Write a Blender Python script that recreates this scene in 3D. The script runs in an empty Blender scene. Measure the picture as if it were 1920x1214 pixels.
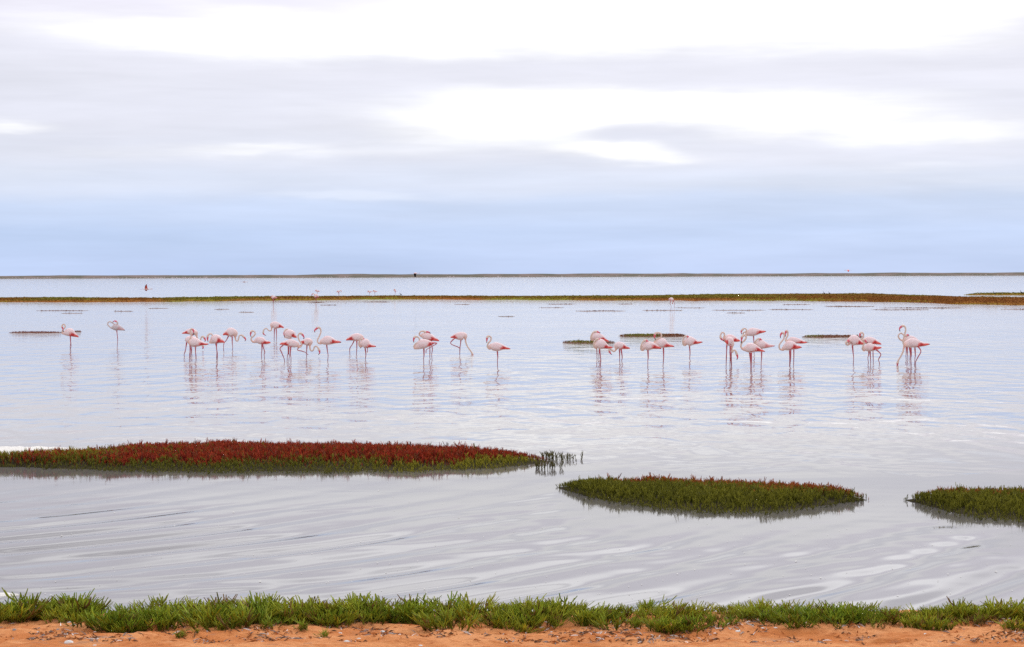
import bpy, math, random
import numpy as np
from mathutils import Matrix, Vector, kdtree

# ------------------------------------------------------------------ camera
SC = bpy.context.scene
COL = SC.collection
F_PX, W_PX, H_PX = 3733.0, 1920.0, 1214.0          # focal length in photo pixels
CAM_H = 3.3
PITCH = math.atan((607.0 - 515.0) / F_PX)
ROLL = math.radians(-0.18)
cam_data = bpy.data.cameras.new('camera')
cam_data.sensor_width = 36.0
cam_data.lens = F_PX / W_PX * 36.0
cam_data.clip_start = 0.5
cam_data.clip_end = 30000.0
cam = bpy.data.objects.new('camera', cam_data)
COL.objects.link(cam)
CAM_R = (Matrix.Rotation(math.pi / 2 - PITCH, 3, 'X') @ Matrix.Rotation(ROLL, 3, 'Z'))
CAM_M = CAM_R.to_4x4(); CAM_M.translation = Vector((0, 0, CAM_H))
cam.matrix_world = CAM_M
SC.camera = cam
RN = np.array(CAM_R)

def ray(px, py):
    d = np.stack([np.asarray(px, float) - W_PX / 2, -(np.asarray(py, float) - H_PX / 2),
                  np.full_like(np.asarray(px, float), -F_PX)], -1)
    return d @ RN.T

def on_level(px, py, z=0.0):
    """photo pixel -> point of the horizontal plane at height z"""
    d = ray(px, py)
    t = (z - CAM_H) / d[..., 2]
    return np.stack([d[..., 0] * t, d[..., 1] * t, np.full_like(t, z)], -1)

def on_wall(px, py, Y):
    """photo pixel -> point of the vertical plane at depth Y"""
    d = ray(px, py)
    t = Y / d[..., 1]
    return np.stack([d[..., 0] * t, np.full_like(t, Y), CAM_H + d[..., 2] * t], -1)

# ------------------------------------------------------------------ sky, sun, exposure
SUN_EL, SUN_AZ = math.radians(38), math.radians(22)      # azimuth measured from the view direction (+Y) to the right
world = bpy.data.worlds.new('World'); SC.world = world
world.use_nodes = True
wt = world.node_tree; wt.nodes.clear()
def wn(kind, **kw):
    n = wt.nodes.new(kind)
    for k, v in kw.items(): setattr(n, k, v)
    return n
def wm(op, a, b=None, c=None, clamp=False):
    n = wn('ShaderNodeMath', operation=op, use_clamp=clamp)
    for i, v in enumerate((a, b, c)):
        if v is None: continue
        if isinstance(v, (int, float)): n.inputs[i].default_value = v
        else: wt.links.new(v, n.inputs[i])
    return n.outputs[0]
def wmix(fac, a, b):
    n = wn('ShaderNodeMix', data_type='RGBA')
    if isinstance(fac, (int, float)): n.inputs[0].default_value = fac
    else: wt.links.new(fac, n.inputs[0])
    for i, v in ((6, a), (7, b)):
        if isinstance(v, tuple): n.inputs[i].default_value = (*v, 1)
        else: wt.links.new(v, n.inputs[i])
    return n.outputs[2]
tc = wn('ShaderNodeTexCoord')
sep = wn('ShaderNodeSeparateXYZ'); wt.links.new(tc.outputs['Generated'], sep.inputs[0])
dx, dy, dz = sep.outputs
az = wm('ARCTAN2', dx, dy)
el = wm('ARCSINE', dz)
# cloud layers are long and flat: noise stretched along the horizon
def wnoise(su, sv, detail, rough, off=0.0, dist=0.0):
    cb = wn('ShaderNodeCombineXYZ')
    wt.links.new(wm('MULTIPLY', az, su), cb.inputs[0]); wt.links.new(wm('MULTIPLY', el, sv), cb.inputs[1])
    cb.inputs[2].default_value = off
    n = wn('ShaderNodeTexNoise', noise_dimensions='3D')
    n.inputs['Scale'].default_value = 1.0; n.inputs['Detail'].default_value = detail
    n.inputs['Roughness'].default_value = rough; n.inputs['Distortion'].default_value = dist
    wt.links.new(cb.outputs[0], n.inputs['Vector'])
    return n.outputs['Fac']
warp_v = wm('MULTIPLY', wm('SUBTRACT', wnoise(9, 42, 4, 0.55, 3.1), 0.5), 0.022)
warp_u = wm('MULTIPLY', wm('SUBTRACT', wnoise(7, 30, 3, 0.5, 8.4), 0.5), 0.10)
elw = wm('ADD', el, warp_v); azw = wm('ADD', az, warp_u)
# grey-blue veil: colour by elevation (blue low down, lavender grey higher up)
ramp = wn('ShaderNodeValToRGB'); ramp.color_ramp.interpolation = 'EASE'
wt.links.new(wm('MULTIPLY', wm('ADD', el, wm('MULTIPLY', warp_v, 0.55)), 1 / 0.6, clamp=True), ramp.inputs[0])
stops = [(0.0, (0.475, 0.62, 0.92)), (0.020, (0.475, 0.625, 0.91)), (0.033, (0.53, 0.66, 0.91)), (0.046, (0.66, 0.735, 0.90)), (0.060, (0.73, 0.765, 0.89)),
         (0.078, (0.755, 0.775, 0.885)), (0.105, (0.765, 0.775, 0.87)), (0.138, (0.86, 0.84, 0.95)), (0.21, (0.72, 0.72, 0.78)), (0.6, (0.74, 0.74, 0.79))]
els = ramp.color_ramp.elements
els[0].position = 0; els[0].color = (*stops[0][1], 1)
els[1].position = 1; els[1].color = (*stops[-1][1], 1)
for e, c in stops[1:-1]:
    x = els.new(e / 0.6); x.color = (*c, 1)
# bright thin places in the cloud, soft and lens-shaped: (azimuth, elevation, half width, half height, weight)
def deg(px, py, a, b, w): return ((px - 960) / F_PX, (515 - py) / F_PX, a / F_PX, b / F_PX, w)
BRIGHT = [deg(540, 72, 430, 44, 1.0), deg(1420, 45, 620, 52, 1.15), deg(980, 228, 300, 58, 1.2), deg(1420, 218, 360, 40, 1.0),
          deg(1780, 255, 220, 22, 0.75), deg(30, 243, 120, 13, 0.9), deg(430, 292, 330, 20, 0.50), deg(520, 290, 90, 10, 0.3), deg(1220, 293, 150, 16, 1.0),
          deg(620, 368, 150, 9, 0.45), deg(1720, 318, 160, 12, 0.45), deg(0, 415, 90, 10, 0.22), deg(120, 330, 200, 14, 0.25),
          deg(1215, 250, 110, 22, -0.85), deg(1420, 100, 900, 16, 0.15), deg(800, 30, 900, 60, 0.15),
          deg(1860, 345, 240, 10, 0.2)]
acc = None
for (u0, v0, a, b, w) in BRIGHT:
    q = wm('ADD', wm('POWER', wm('DIVIDE', wm('SUBTRACT', azw, u0), a), 2.0), wm('POWER', wm('DIVIDE', wm('SUBTRACT', elw, v0), b), 2.0))
    g = wm('MULTIPLY', wm('EXPONENT', wm('MULTIPLY', wm('POWER', q, 1.35), -0.8)), w)
    acc = g if acc is None else wm('ADD', acc, g)
# the same broken cloud goes on above and beside the view
far_n = wnoise(3.2, 11, 5, 0.55, 1.7, 0.3)
far_m = wn('ShaderNodeMapRange', interpolation_type='SMOOTHSTEP'); wt.links.new(far_n, far_m.inputs[0])
for i, v in enumerate((0.40, 0.62, 0.0, 1.0)): far_m.inputs[i + 1].default_value = v
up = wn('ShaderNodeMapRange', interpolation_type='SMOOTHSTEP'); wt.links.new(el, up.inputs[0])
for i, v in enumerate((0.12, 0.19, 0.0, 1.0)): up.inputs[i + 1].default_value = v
side = wn('ShaderNodeMapRange', interpolation_type='SMOOTHSTEP'); wt.links.new(wm('ABSOLUTE', az), side.inputs[0])
for i, v in enumerate((0.30, 0.42, 0.0, 1.0)): side.inputs[i + 1].default_value = v
high = wn('ShaderNodeMapRange', interpolation_type='SMOOTHSTEP'); wt.links.new(el, high.inputs[0])
for i, v in enumerate((0.05, 0.10, 0.0, 1.0)): high.inputs[i + 1].default_value = v
beyond = wm('MAXIMUM', up.outputs[0], wm('MULTIPLY', side.outputs[0], high.outputs[0]))
acc = wm('ADD', acc, wm('MULTIPLY', wm('MULTIPLY', far_m.outputs[0], beyond), 1.0))
wisp = wm('MULTIPLY', wm('SUBTRACT', wnoise(9, 95, 6, 0.62, 5.5, 0.3), 0.5), 0.55)
acc = wm('ADD', acc, wm('MULTIPLY', wisp, 1.0))
mask = wn('ShaderNodeMapRange', interpolation_type='SMOOTHSTEP'); wt.links.new(acc, mask.inputs[0])
for i, v in enumerate((-0.10, 1.38, 0.0, 1.0)): mask.inputs[i + 1].default_value = v
# streaks and mottling within the veil
st1 = wm('SUBTRACT', wnoise(14, 170, 5, 0.6, 21.0, 0.2), 0.5); st2 = wm('SUBTRACT', wnoise(5, 38, 4, 0.55, 33.0, 0.3), 0.5)
# an overcast sky is brighter overhead than at the horizon
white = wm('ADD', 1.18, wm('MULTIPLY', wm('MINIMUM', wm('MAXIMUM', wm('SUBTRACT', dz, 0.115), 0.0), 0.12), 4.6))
white = wm('MULTIPLY', white, wm('ADD', 1.0, wm('ADD', wm('MULTIPLY', st1, 0.30), wm('MULTIPLY', st2, 0.42))))
wc = wn('ShaderNodeCombineColor'); wt.links.new(white, wc.inputs[0]); wt.links.new(white, wc.inputs[1]); wt.links.new(wm('MULTIPLY', white, 1.015), wc.inputs[2])
veil = wn('ShaderNodeVectorMath', operation='SCALE'); wt.links.new(ramp.outputs[0], veil.inputs[0])
wt.links.new(wm('ADD', 1.045, wm('ADD', wm('MULTIPLY', st1, 0.18), wm('MULTIPLY', st2, 0.36))), veil.inputs['Scale'])
warm = wmix(wm('MULTIPLY', wm('ADD', st2, 0.5, clamp=True), 0.35, clamp=True), veil.outputs[0], wmix(0.5, veil.outputs[0], (0.92, 0.86, 0.98)))
soft = wm('POWER', mask.outputs[0], 1.7)
cloud = wmix(soft, warm, wc.outputs[0])
# the hidden sun makes the overcast brighter around itself
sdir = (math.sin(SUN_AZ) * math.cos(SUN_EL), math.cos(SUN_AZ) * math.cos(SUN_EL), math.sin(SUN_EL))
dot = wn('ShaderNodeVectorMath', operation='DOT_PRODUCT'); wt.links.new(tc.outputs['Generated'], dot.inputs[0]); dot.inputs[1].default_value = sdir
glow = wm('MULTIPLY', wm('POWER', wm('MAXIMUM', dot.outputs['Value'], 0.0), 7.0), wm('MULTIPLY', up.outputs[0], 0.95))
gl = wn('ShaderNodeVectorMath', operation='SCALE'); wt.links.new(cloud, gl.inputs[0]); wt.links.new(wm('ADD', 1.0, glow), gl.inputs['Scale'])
sky = wn('ShaderNodeTexSky', sky_type='NISHITA')
sky.sun_disc = False; sky.sun_elevation = SUN_EL; sky.sun_rotation = SUN_AZ
bg_sky = wn('ShaderNodeBackground'); bg_sky.inputs['Strength'].default_value = 0.10; wt.links.new(sky.outputs[0], bg_sky.inputs['Color'])
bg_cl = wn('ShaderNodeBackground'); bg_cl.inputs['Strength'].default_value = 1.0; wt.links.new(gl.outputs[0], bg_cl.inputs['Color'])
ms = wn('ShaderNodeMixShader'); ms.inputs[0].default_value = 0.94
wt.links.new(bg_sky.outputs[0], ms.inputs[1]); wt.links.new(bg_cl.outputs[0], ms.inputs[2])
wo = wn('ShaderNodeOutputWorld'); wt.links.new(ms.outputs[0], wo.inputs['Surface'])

sun_data = bpy.data.lights.new('sun', 'SUN')
sun_data.energy = 0.9; sun_data.angle = math.radians(14); sun_data.color = (1.0, 0.96, 0.9)
sun = bpy.data.objects.new('sun', sun_data); COL.objects.link(sun)
sun.rotation_euler = Vector(sdir).to_track_quat('Z', 'Y').to_euler()
sun.location = (20, 30, 40)
vs = SC.view_settings
vs.view_transform = 'Standard'; vs.look = 'None'; vs.exposure = 0.0; vs.gamma = 1.0; vs.use_curve_mapping = False
SC.render.engine = 'CYCLES'
SC.cycles.use_denoising = False
SC.cycles.max_bounces = 6
SC.cycles.sample_clamp_indirect = 6.0

# ------------------------------------------------------------------ helpers
rng = np.random.default_rng(7)
def tag(o, label=None, cat=None, group=None, kind=None):
    if label: o['label'] = label
    if cat: o['category'] = cat
    if group: o['group'] = group
    if kind: o['kind'] = kind
    return o

def make_mesh(name, verts, faces, col=None, smooth=True):
    """verts (n,3), faces (m,3) or (m,4) int array"""
    verts = np.ascontiguousarray(verts, np.float32); faces = np.ascontiguousarray(faces, np.int32)
    me = bpy.data.meshes.new(name)
    k = faces.shape[1]
    me.vertices.add(len(verts)); me.vertices.foreach_set('co', verts.ravel())
    me.loops.add(faces.size); me.loops.foreach_set('vertex_index', faces.ravel())
    me.polygons.add(len(faces)); me.polygons.foreach_set('loop_start', np.arange(0, faces.size, k, dtype=np.int32))
    me.polygons.foreach_set('use_smooth', np.full(len(faces), smooth))
    me.update(calc_edges=True)
    me.validate()
    if col is not None: set_col(me, col)
    return me

def set_col(me, col):
    c = np.ones((len(me.vertices), 4), np.float32); c[:, :3] = col
    a = me.color_attributes.new('tint', 'FLOAT_COLOR', 'POINT')
    a.data.foreach_set('color', c.ravel())

def obj(name, me, m=None, parent=None):
    o = bpy.data.objects.new(name, me); COL.objects.link(o)
    if m is not None: me.materials.append(m)
    if parent is not None: o.parent = parent
    return o

def _h(ix, iy, s):
    v = (ix.astype(np.int64) * 374761393 + iy.astype(np.int64) * 668265263 + s * 1442695041) & 0xffffffff
    v = ((v ^ (v >> 13)) * 1274126177) & 0xffffffff
    return ((v ^ (v >> 16)) & 0xffff) / 65535.0
def noise2(x, y, s=0):
    x = np.asarray(x, float); y = np.asarray(y, float)
    ix = np.floor(x); iy = np.floor(y); fx = x - ix; fy = y - iy
    fx = fx * fx * fx * (fx * (fx * 6 - 15) + 10); fy = fy * fy * fy * (fy * (fy * 6 - 15) + 10)
    a = _h(ix, iy, s); b = _h(ix + 1, iy, s); c = _h(ix, iy + 1, s); d = _h(ix + 1, iy + 1, s)
    return (a * (1 - fx) + b * fx) * (1 - fy) + (c * (1 - fx) + d * fx) * fy
def fbm(x, y, s=0, o=4, g=0.5):
    t = 0; a = 1; n = 0
    for k in range(o):
        t = t + a * noise2(x * 2 ** k + 17.3 * k, y * 2 ** k - 9.1 * k, s + k); n += a; a *= g
    return t / n
def sstep(a, b, x):
    t = np.clip((x - a) / (b - a), 0, 1); return t * t * (3 - 2 * t)

class NT:
    """small builder for a node material"""
    def __init__(s, name):
        s.m = bpy.data.materials.new(name); s.m.use_nodes = True; s.t = s.m.node_tree
        s.b = s.t.nodes['Principled BSDF']
    def n(s, kind, **kw):
        x = s.t.nodes.new(kind)
        for k, v in kw.items(): setattr(x, k, v)
        return x
    def l(s, a, b): s.t.links.new(a, b)
    def math(s, op, a, b=None, clamp=False):
        x = s.n('ShaderNodeMath', operation=op, use_clamp=clamp)
        for i, v in enumerate((a, b)):
            if v is None: continue
            if isinstance(v, (int, float)): x.inputs[i].default_value = v
            else: s.l(v, x.inputs[i])
        return x.outputs[0]
    def noise(s, vec, scale=(1, 1, 1), detail=3, rough=0.5, dist=0.0, rot=0.0, off=0.0):
        mp = s.n('ShaderNodeMapping'); mp.inputs['Scale'].default_value = scale; mp.inputs['Rotation'].default_value = (0, 0, rot)
        mp.inputs['Location'].default_value = (off, off * 0.7, off * 0.3)
        s.l(vec, mp.inputs['Vector'])
        x = s.n('ShaderNodeTexNoise'); x.inputs['Scale'].default_value = 1; x.inputs['Detail'].default_value = detail
        x.inputs['Roughness'].default_value = rough; x.inputs['Distortion'].default_value = dist
        s.l(mp.outputs[0], x.inputs['Vector'])
        return x.outputs['Fac']
    def rng(s, v, a, b, c, d, smooth=True):
        x = s.n('ShaderNodeMapRange', interpolation_type='SMOOTHSTEP' if smooth else 'LINEAR'); s.l(v, x.inputs[0])
        for i, q in enumerate((a, b, c, d)): x.inputs[i + 1].default_value = q
        return x.outputs[0]
    def mix(s, fac, a, b, blend='MIX'):
        x = s.n('ShaderNodeMix', data_type='RGBA', blend_type=blend)
        if isinstance(fac, (int, float)): x.inputs[0].default_value = fac
        else: s.l(fac, x.inputs[0])
        for i, v in ((6, a), (7, b)):
            if isinstance(v, tuple): x.inputs[i].default_value = (*v, 1)
            else: s.l(v, x.inputs[i])
        return x.outputs[2]
    def pos(s): return s.n('ShaderNodeNewGeometry').outputs['Position']
    def set(s, **kw):
        for k, v in kw.items():
            k = k.replace('_', ' ')
            i = s.b.inputs[k]
            if isinstance(v, tuple): i.default_value = (*v, 1) if len(v) == 3 else v
            elif isinstance(v, (int, float)): i.default_value = v
            else: s.l(v, i)
    def bump(s, h, dist=1.0, strength=1.0):
        x = s.n('ShaderNodeBump'); x.inputs['Strength'].default_value = strength; x.inputs['Distance'].default_value = dist
        s.l(h, x.inputs['Height']); s.l(x.outputs[0], s.b.inputs['Normal'])
    def tint(s): return s.n('ShaderNodeAttribute', attribute_name='tint').outputs['Color']

def mat_tint(name, rough, scale, amt, spec=0.3, bump=0.0, sub=0.0):
    """a material whose colour is the thing's own tint with a little mottling"""
    t = NT(name); p = t.pos()
    nz = t.noise(p, (scale,) * 3, 3, 0.6)
    c = t.mix(1.0, t.tint(), t.mix(nz, (1 - amt,) * 3, (1 + amt,) * 3), 'MULTIPLY')
    t.set(Base_Color=c, Roughness=rough)
    t.b.inputs['Specular IOR Level'].default_value = spec
    if bump: t.bump(nz, bump)
    return t.m
# ------------------------------------------------------------------ water
LEE = on_level([-420, 0, 200, 450, 740, 930, 1030, 1045, 1160, 1250, 1350, 1450, 1530, 1630, 1660, 1692, 1800, 1920, 2260], [866, 876, 884, 888, 886, 880, 866, 914, 946, 957, 963, 963, 954, 938, 920, 938, 966, 979, 950])
def water_height(x, y):
    """slow ripples of the sheltered water between bank and islets (metres)"""
    # long crests bend in wide arcs round the lee of the big islet
    wx = (fbm(x * 0.085, y * 0.085, 11, 3, 0.4) - 0.5); wy = (fbm(x * 0.13, y * 0.13, 23, 3) - 0.5)
    ph = np.hypot(x + 13.2, y - 35.4) + 2.6 * wx
    ph2 = np.hypot(x + 9.0, y - 39.0) + 2.2 * wy
    amp1 = 0.55 + 1.1 * sstep(0.42, 0.62, fbm(x * 0.22 - y * 0.11, y * 0.22 + x * .11, 31, 3))
    amp2 = 1.2 * sstep(0.45, 0.6, fbm(x * 0.25 + 9, y * 0.25, 41, 3))
    th = ph * 2 * math.pi / 1.1
    h = 0.0108 * amp1 * (np.sin(th) + 0.28 * np.sin(2 * th + 1.1)) + 0.0016 * amp2 * np.sin(ph2 * 2 * math.pi / 0.5)
    # crossing ripples that come through the gap between the islets
    c = on_level(1660, 935)
    r = np.hypot(x - c[0], (y - c[1]))
    h2 = 0.0016 * np.sin((r + 0.9 * wx) * 2 * math.pi / 0.62) * np.exp(-((r - 3.5) / 3.2) ** 2)
    # patchy interference in the lee of the big islet
    blob = (fbm(x * 0.75, y * 0.42, 51, 3) - 0.5) * 0.009 * sstep(23, 26, y) * (1 - 0.4 * sstep(1, 4, x))
    near = 1 - sstep(33, 44, y)
    # the water lies still close under the islets
    lee = np.interp(x, LEE[:, 0], LEE[:, 1]) - y
    near = near * np.where(lee > -6, 0.10 + 0.90 * sstep(1.6, 7.5, lee), 1.0)
    fade = 1 - 0.55 * sstep(23.5, 29, y)
    return (h * fade + h2 + blob) * near

ys = [15.5]
while ys[-1] < 60: ys.append(ys[-1] * 1.0029)
while ys[-1] < 100: ys.append(ys[-1] * 1.006)
while ys[-1] < 6000: ys.append(ys[-1] * 1.05)
ys = np.array(ys); nu = 520
us = np.linspace(-1, 1, nu)
X = us[None, :] * (ys[:, None] * 0.34 + 8.0); Y = np.repeat(ys[:, None], nu, 1)
Z = water_height(X, Y)
# the sheet widens far out so that it still fills the view from a step aside
X = X * (1 + 2.0 * sstep(200, 800, Y))
nr = len(ys)
I = np.arange(nr * nu).reshape(nr, nu)
q = np.stack([I[:-1, :-1], I[:-1, 1:], I[1:, 1:], I[1:, :-1]], -1).reshape(-1, 4)
t = NT('lagoon_water'); p = t.pos()
sp = t.n('ShaderNodeSeparateXYZ'); t.l(p, sp.inputs[0])
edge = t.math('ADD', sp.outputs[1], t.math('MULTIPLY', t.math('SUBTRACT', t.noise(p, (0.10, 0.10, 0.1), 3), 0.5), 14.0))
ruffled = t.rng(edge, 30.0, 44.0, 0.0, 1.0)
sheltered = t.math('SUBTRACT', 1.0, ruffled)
mid = t.noise(p, (1.0, 0.58, 1), 1.6, 0.45, 0.4, rot=0.12)
swell = t.noise(p, (0.50, 0.20, 1), 1.0, 0.4, 0.3, rot=-0.1, off=14)
fine = t.noise(p, (3.2, 3.6, 1), 1, 0.5, rot=-0.12, off=5)
glas = t.noise(p, (0.9, 1.1, 1), 1, 0.4, 0.6, rot=0.7, off=2)
gust = t.rng(t.noise(p, (0.035, 0.06, 1), 3, 0.5, off=9), 0.35, 0.65, 0.75, 1.25)
h = t.math('ADD', t.math('ADD', t.math('MULTIPLY', mid, 0.080), t.math('MULTIPLY', swell, 0.075)), t.math('MULTIPLY', fine, t.rng(sp.outputs[1], 60, 140, 0.006, 0.045)))
stir = t.n('ShaderNodeAttribute', attribute_name='stir').outputs['Fac']      # small wavelets kicked up round the wading legs
h = t.math('ADD', h, t.math('MULTIPLY', t.math('MULTIPLY', t.noise(p, (3.0, 1.6, 1), 1.5, 0.5, off=23), stir), 0.070))
h = t.math('MULTIPLY', t.math('MULTIPLY', h, ruffled), gust)
h = t.math('ADD', h, t.math('MULTIPLY', t.math('MULTIPLY', glas, sheltered), 0.0018))
t.bump(h, 1.0)
silt = t.noise(p, (0.12, 0.2, 1), 3, 0.5, off=3)
open_lifted = t.mix(silt, (0.29, 0.262, 0.240), (0.35, 0.318, 0.295))  # open water's silt colour lifted to stand in for reflected bright cloud
t.set(Base_Color=t.mix(ruffled, t.mix(silt, (0.125, 0.114, 0.116), (0.160, 0.146, 0.146)), open_lifted), Roughness=t.rng(edge, 30.0, 44.0, 0.065, 0.045), IOR=1.333)
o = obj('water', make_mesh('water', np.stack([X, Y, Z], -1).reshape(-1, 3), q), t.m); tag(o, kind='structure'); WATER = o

# ------------------------------------------------------------------ ground: one sheet from behind the camera to the horizon
def shore(x): return 19.25 + 0.35 * (fbm(x * 0.45, 0 * x + 3.3, 61, 3) - 0.5) - 0.012 * x
def ground_z(x, y):
    s = shore(x) - y                                   # metres inland of the waterline
    up = np.interp(s, [-4000, -6, -2, -0.6, 0.0, 0.4, 1.0, 2.8, 6, 12, 20, 60], [-0.5, -0.5, -0.35, -0.12, 0.0, 0.09, 0.14, 0.22, 0.62, 1.2, 1.65, 1.9])
    near = sstep(-0.2, 0.3, s)
    lumps = (fbm(x * 1.3, y * 1.6, 71, 4) - 0.5) * 0.12 + (fbm(x * 5, y * 6, 75, 3) - 0.5) * 0.05 + (fbm(x * 19, y * 23, 77, 2) - 0.5) * 0.014
    z = up + lumps * near * (1 - sstep(18, 40, s))
    f = on_level(1660, 1198, 0.2)                      # a scuffed hollow in the sand
    hx = (x - f[0]) / 0.24; hy = (y - f[1]) / 0.13
    hq = hx ** 2 + hy ** 2 + 0.5 * (noise2(x * 9, y * 9, 5) - 0.5)
    z = z - 0.055 * (1 - sstep(0.5, 1.15, hq))
    return z
def on_ground(px, py):
    z = 0.12
    for _ in range(5):
        P_ = on_level(px, py, z); z = ground_z(P_[..., 0], P_[..., 1])
        d_ = ray(px, py); t_ = (z - CAM_H) / d_[..., 2]; P_ = d_ * t_[..., None] + np.array([0, 0, CAM_H])
        z = float(np.mean(z))
    P_[..., 2] = ground_z(P_[..., 0], P_[..., 1])
    return P_
gx = np.concatenate([-np.geomspace(5000, 7.2, 26), np.linspace(-7, 7, 470), np.geomspace(7.2, 5000, 26)])
gy = np.concatenate([np.linspace(-80, 10, 12), np.linspace(11, 15.4, 16), np.linspace(15.5, 20.4, 190), np.geomspace(20.7, 6000, 26)])
GX, GY = np.meshgrid(gx, gy)
GZ = ground_z(GX, GY)
I = np.arange(GX.size).reshape(GX.shape)
q = np.stack([I[:-1, :-1], I[:-1, 1:], I[1:, 1:], I[1:, :-1]], -1).reshape(-1, 4)
t = NT('orange_sand'); p = t.pos()
big = t.noise(p, (1.3, 1.7, 1), 4, 0.6); med = t.noise(p, (9, 11, 9), 4, 0.65, off=4); grain = t.noise(p, (130, 130, 130), 2, 0.7)
c = t.mix(t.rng(big, 0.38, 0.60, 0, 1), (0.60, 0.200, 0.055), (0.76, 0.325, 0.125))
c = t.mix(t.rng(med, 0.50, 0.72, 0, 0.85), c, (0.46, 0.135, 0.035))
c = t.mix(t.rng(med, 0.42, 0.28, 0, 0.5), c, (0.68, 0.36, 0.185))
c = t.mix(t.rng(t.noise(p, (2.3, 5, 2), 5, 0.7, off=11), 0.56, 0.70, 0, 0.5), c, (0.34, 0.20, 0.14))
c = t.mix(t.rng(grain, 0.35, 0.7, 0, 0.35), c, (0.30, 0.11, 0.04))
t.set(Base_Color=c, Roughness=0.95)
t.b.inputs['Specular IOR Level'].default_value = 0.15
t.bump(t.math('ADD', t.math('MULTIPLY', med, 0.06), t.math('MULTIPLY', grain, 0.004)), 1.0)
o = obj('ground', make_mesh('ground', np.stack([GX, GY, GZ], -1).reshape(-1, 3), q), t.m); tag(o, kind='structure')

# ------------------------------------------------------------------ far sand spit on the horizon
D0 = 2450.0
n = 420; xs = np.linspace(-1900, 1900, n); prof = [(-40, -0.5), (-8, 0.35), (12, 1.0), (40, 1.0), (75, 0.85), (160, -0.5)]
hx = 3.7 + 1.5 * (fbm(xs * 0.006, xs * 0, 81, 3) - 0.5) + 1.3 * (fbm(xs * 0.03, xs * 0, 82, 4) - 0.4) + 0.35 * xs / 1900
bx_ = 26 * (fbm(xs * 0.004, xs * 0 + 2, 83, 3) - 0.5)
V = []
for (dyy, k) in prof:
    V.append(np.stack([xs, D0 + dyy + bx_, np.where(k > 0, k * hx, k)], -1))
V = np.array(V); I = np.arange(len(prof) * n).reshape(len(prof), n)
q = np.stack([I[:-1, :-1], I[:-1, 1:], I[1:, 1:], I[1:, :-1]], -1).reshape(-1, 4)
t = NT('dune_scrub'); p = t.pos()
c = t.mix(t.rng(t.noise(p, (0.035, 0.03, 0.25), 4, 0.6), 0.38, 0.62, 0, 1), (0.235, 0.185, 0.165), (0.15, 0.14, 0.11))
t.set(Base_Color=c, Roughness=1.0); t.b.inputs['Specular IOR Level'].default_value = 0.0
o = obj('sand_spit', make_mesh('sand_spit', V.reshape(-1, 3), q), t.m); tag(o, kind='structure')

# ------------------------------------------------------------------ glasswort: jointed upright stems
def stem_tube(pts, r0, r1, sides=3):
    pts = np.array(pts); n = len(pts); V = []; ph = rng.uniform(0, 6.28)
    for i, p_ in enumerate(pts):
        r = r0 + (r1 - r0) * (i / (n - 1))
        for k in range(sides):
            a = ph + 2 * math.pi * k / sides
            V.append(p_ + np.array([math.cos(a) * r, math.sin(a) * r, 0]))
    F = []
    for i in range(n - 1):
        for k in range(sides):
            a = i * sides + k; b = i * sides + (k + 1) % sides
            F += [(a, b, b + sides), (a, b + sides, a + sides)]
    return np.array(V), np.array(F)
def plant_template(nb, lean, rad, splay, bl=0.42):
    """one plant of unit height: a main stem with nb side shoots; returns verts, faces, height along the plant"""
    d = rng.uniform(0, 6.28); L = rng.uniform(0.3, 1) * lean
    c = np.array([math.cos(d) * L, math.sin(d) * L])
    z = np.array([-0.12, 0.35, 0.72, 1.0])
    main = np.stack([c[0] * z.clip(0) ** 2, c[1] * z.clip(0) ** 2, z * (1 - 0.15 * L)], -1)
    parts = [stem_tube(main, rad, rad * 0.45)]
    for k in range(nb):
        s = rng.uniform(0.12, 0.75); b = np.array([np.interp(s, z, main[:, j]) for j in range(3)])
        a = rng.uniform(0, 6.28); l = rng.uniform(0.6, 1.2) * bl; o_ = splay * rng.uniform(0.5, 1.2)
        e1 = b + np.array([math.cos(a) * l * o_ * 0.7, math.sin(a) * l * o_ * 0.7, l * 0.45])
        e2 = e1 + np.array([math.cos(a) * l * o_ * 0.35, math.sin(a) * l * o_ * 0.35, l * 0.6])
        parts.append(stem_tube([b, e1, e2], rad * 0.85, rad * 0.4))
    V = np.concatenate([v for v, f in parts]); off = np.cumsum([0] + [len(v) for v, f in parts[:-1]])
    F = np.concatenate([f + o_ for (v, f), o_ in zip(parts, off)])
    return V, F
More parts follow.
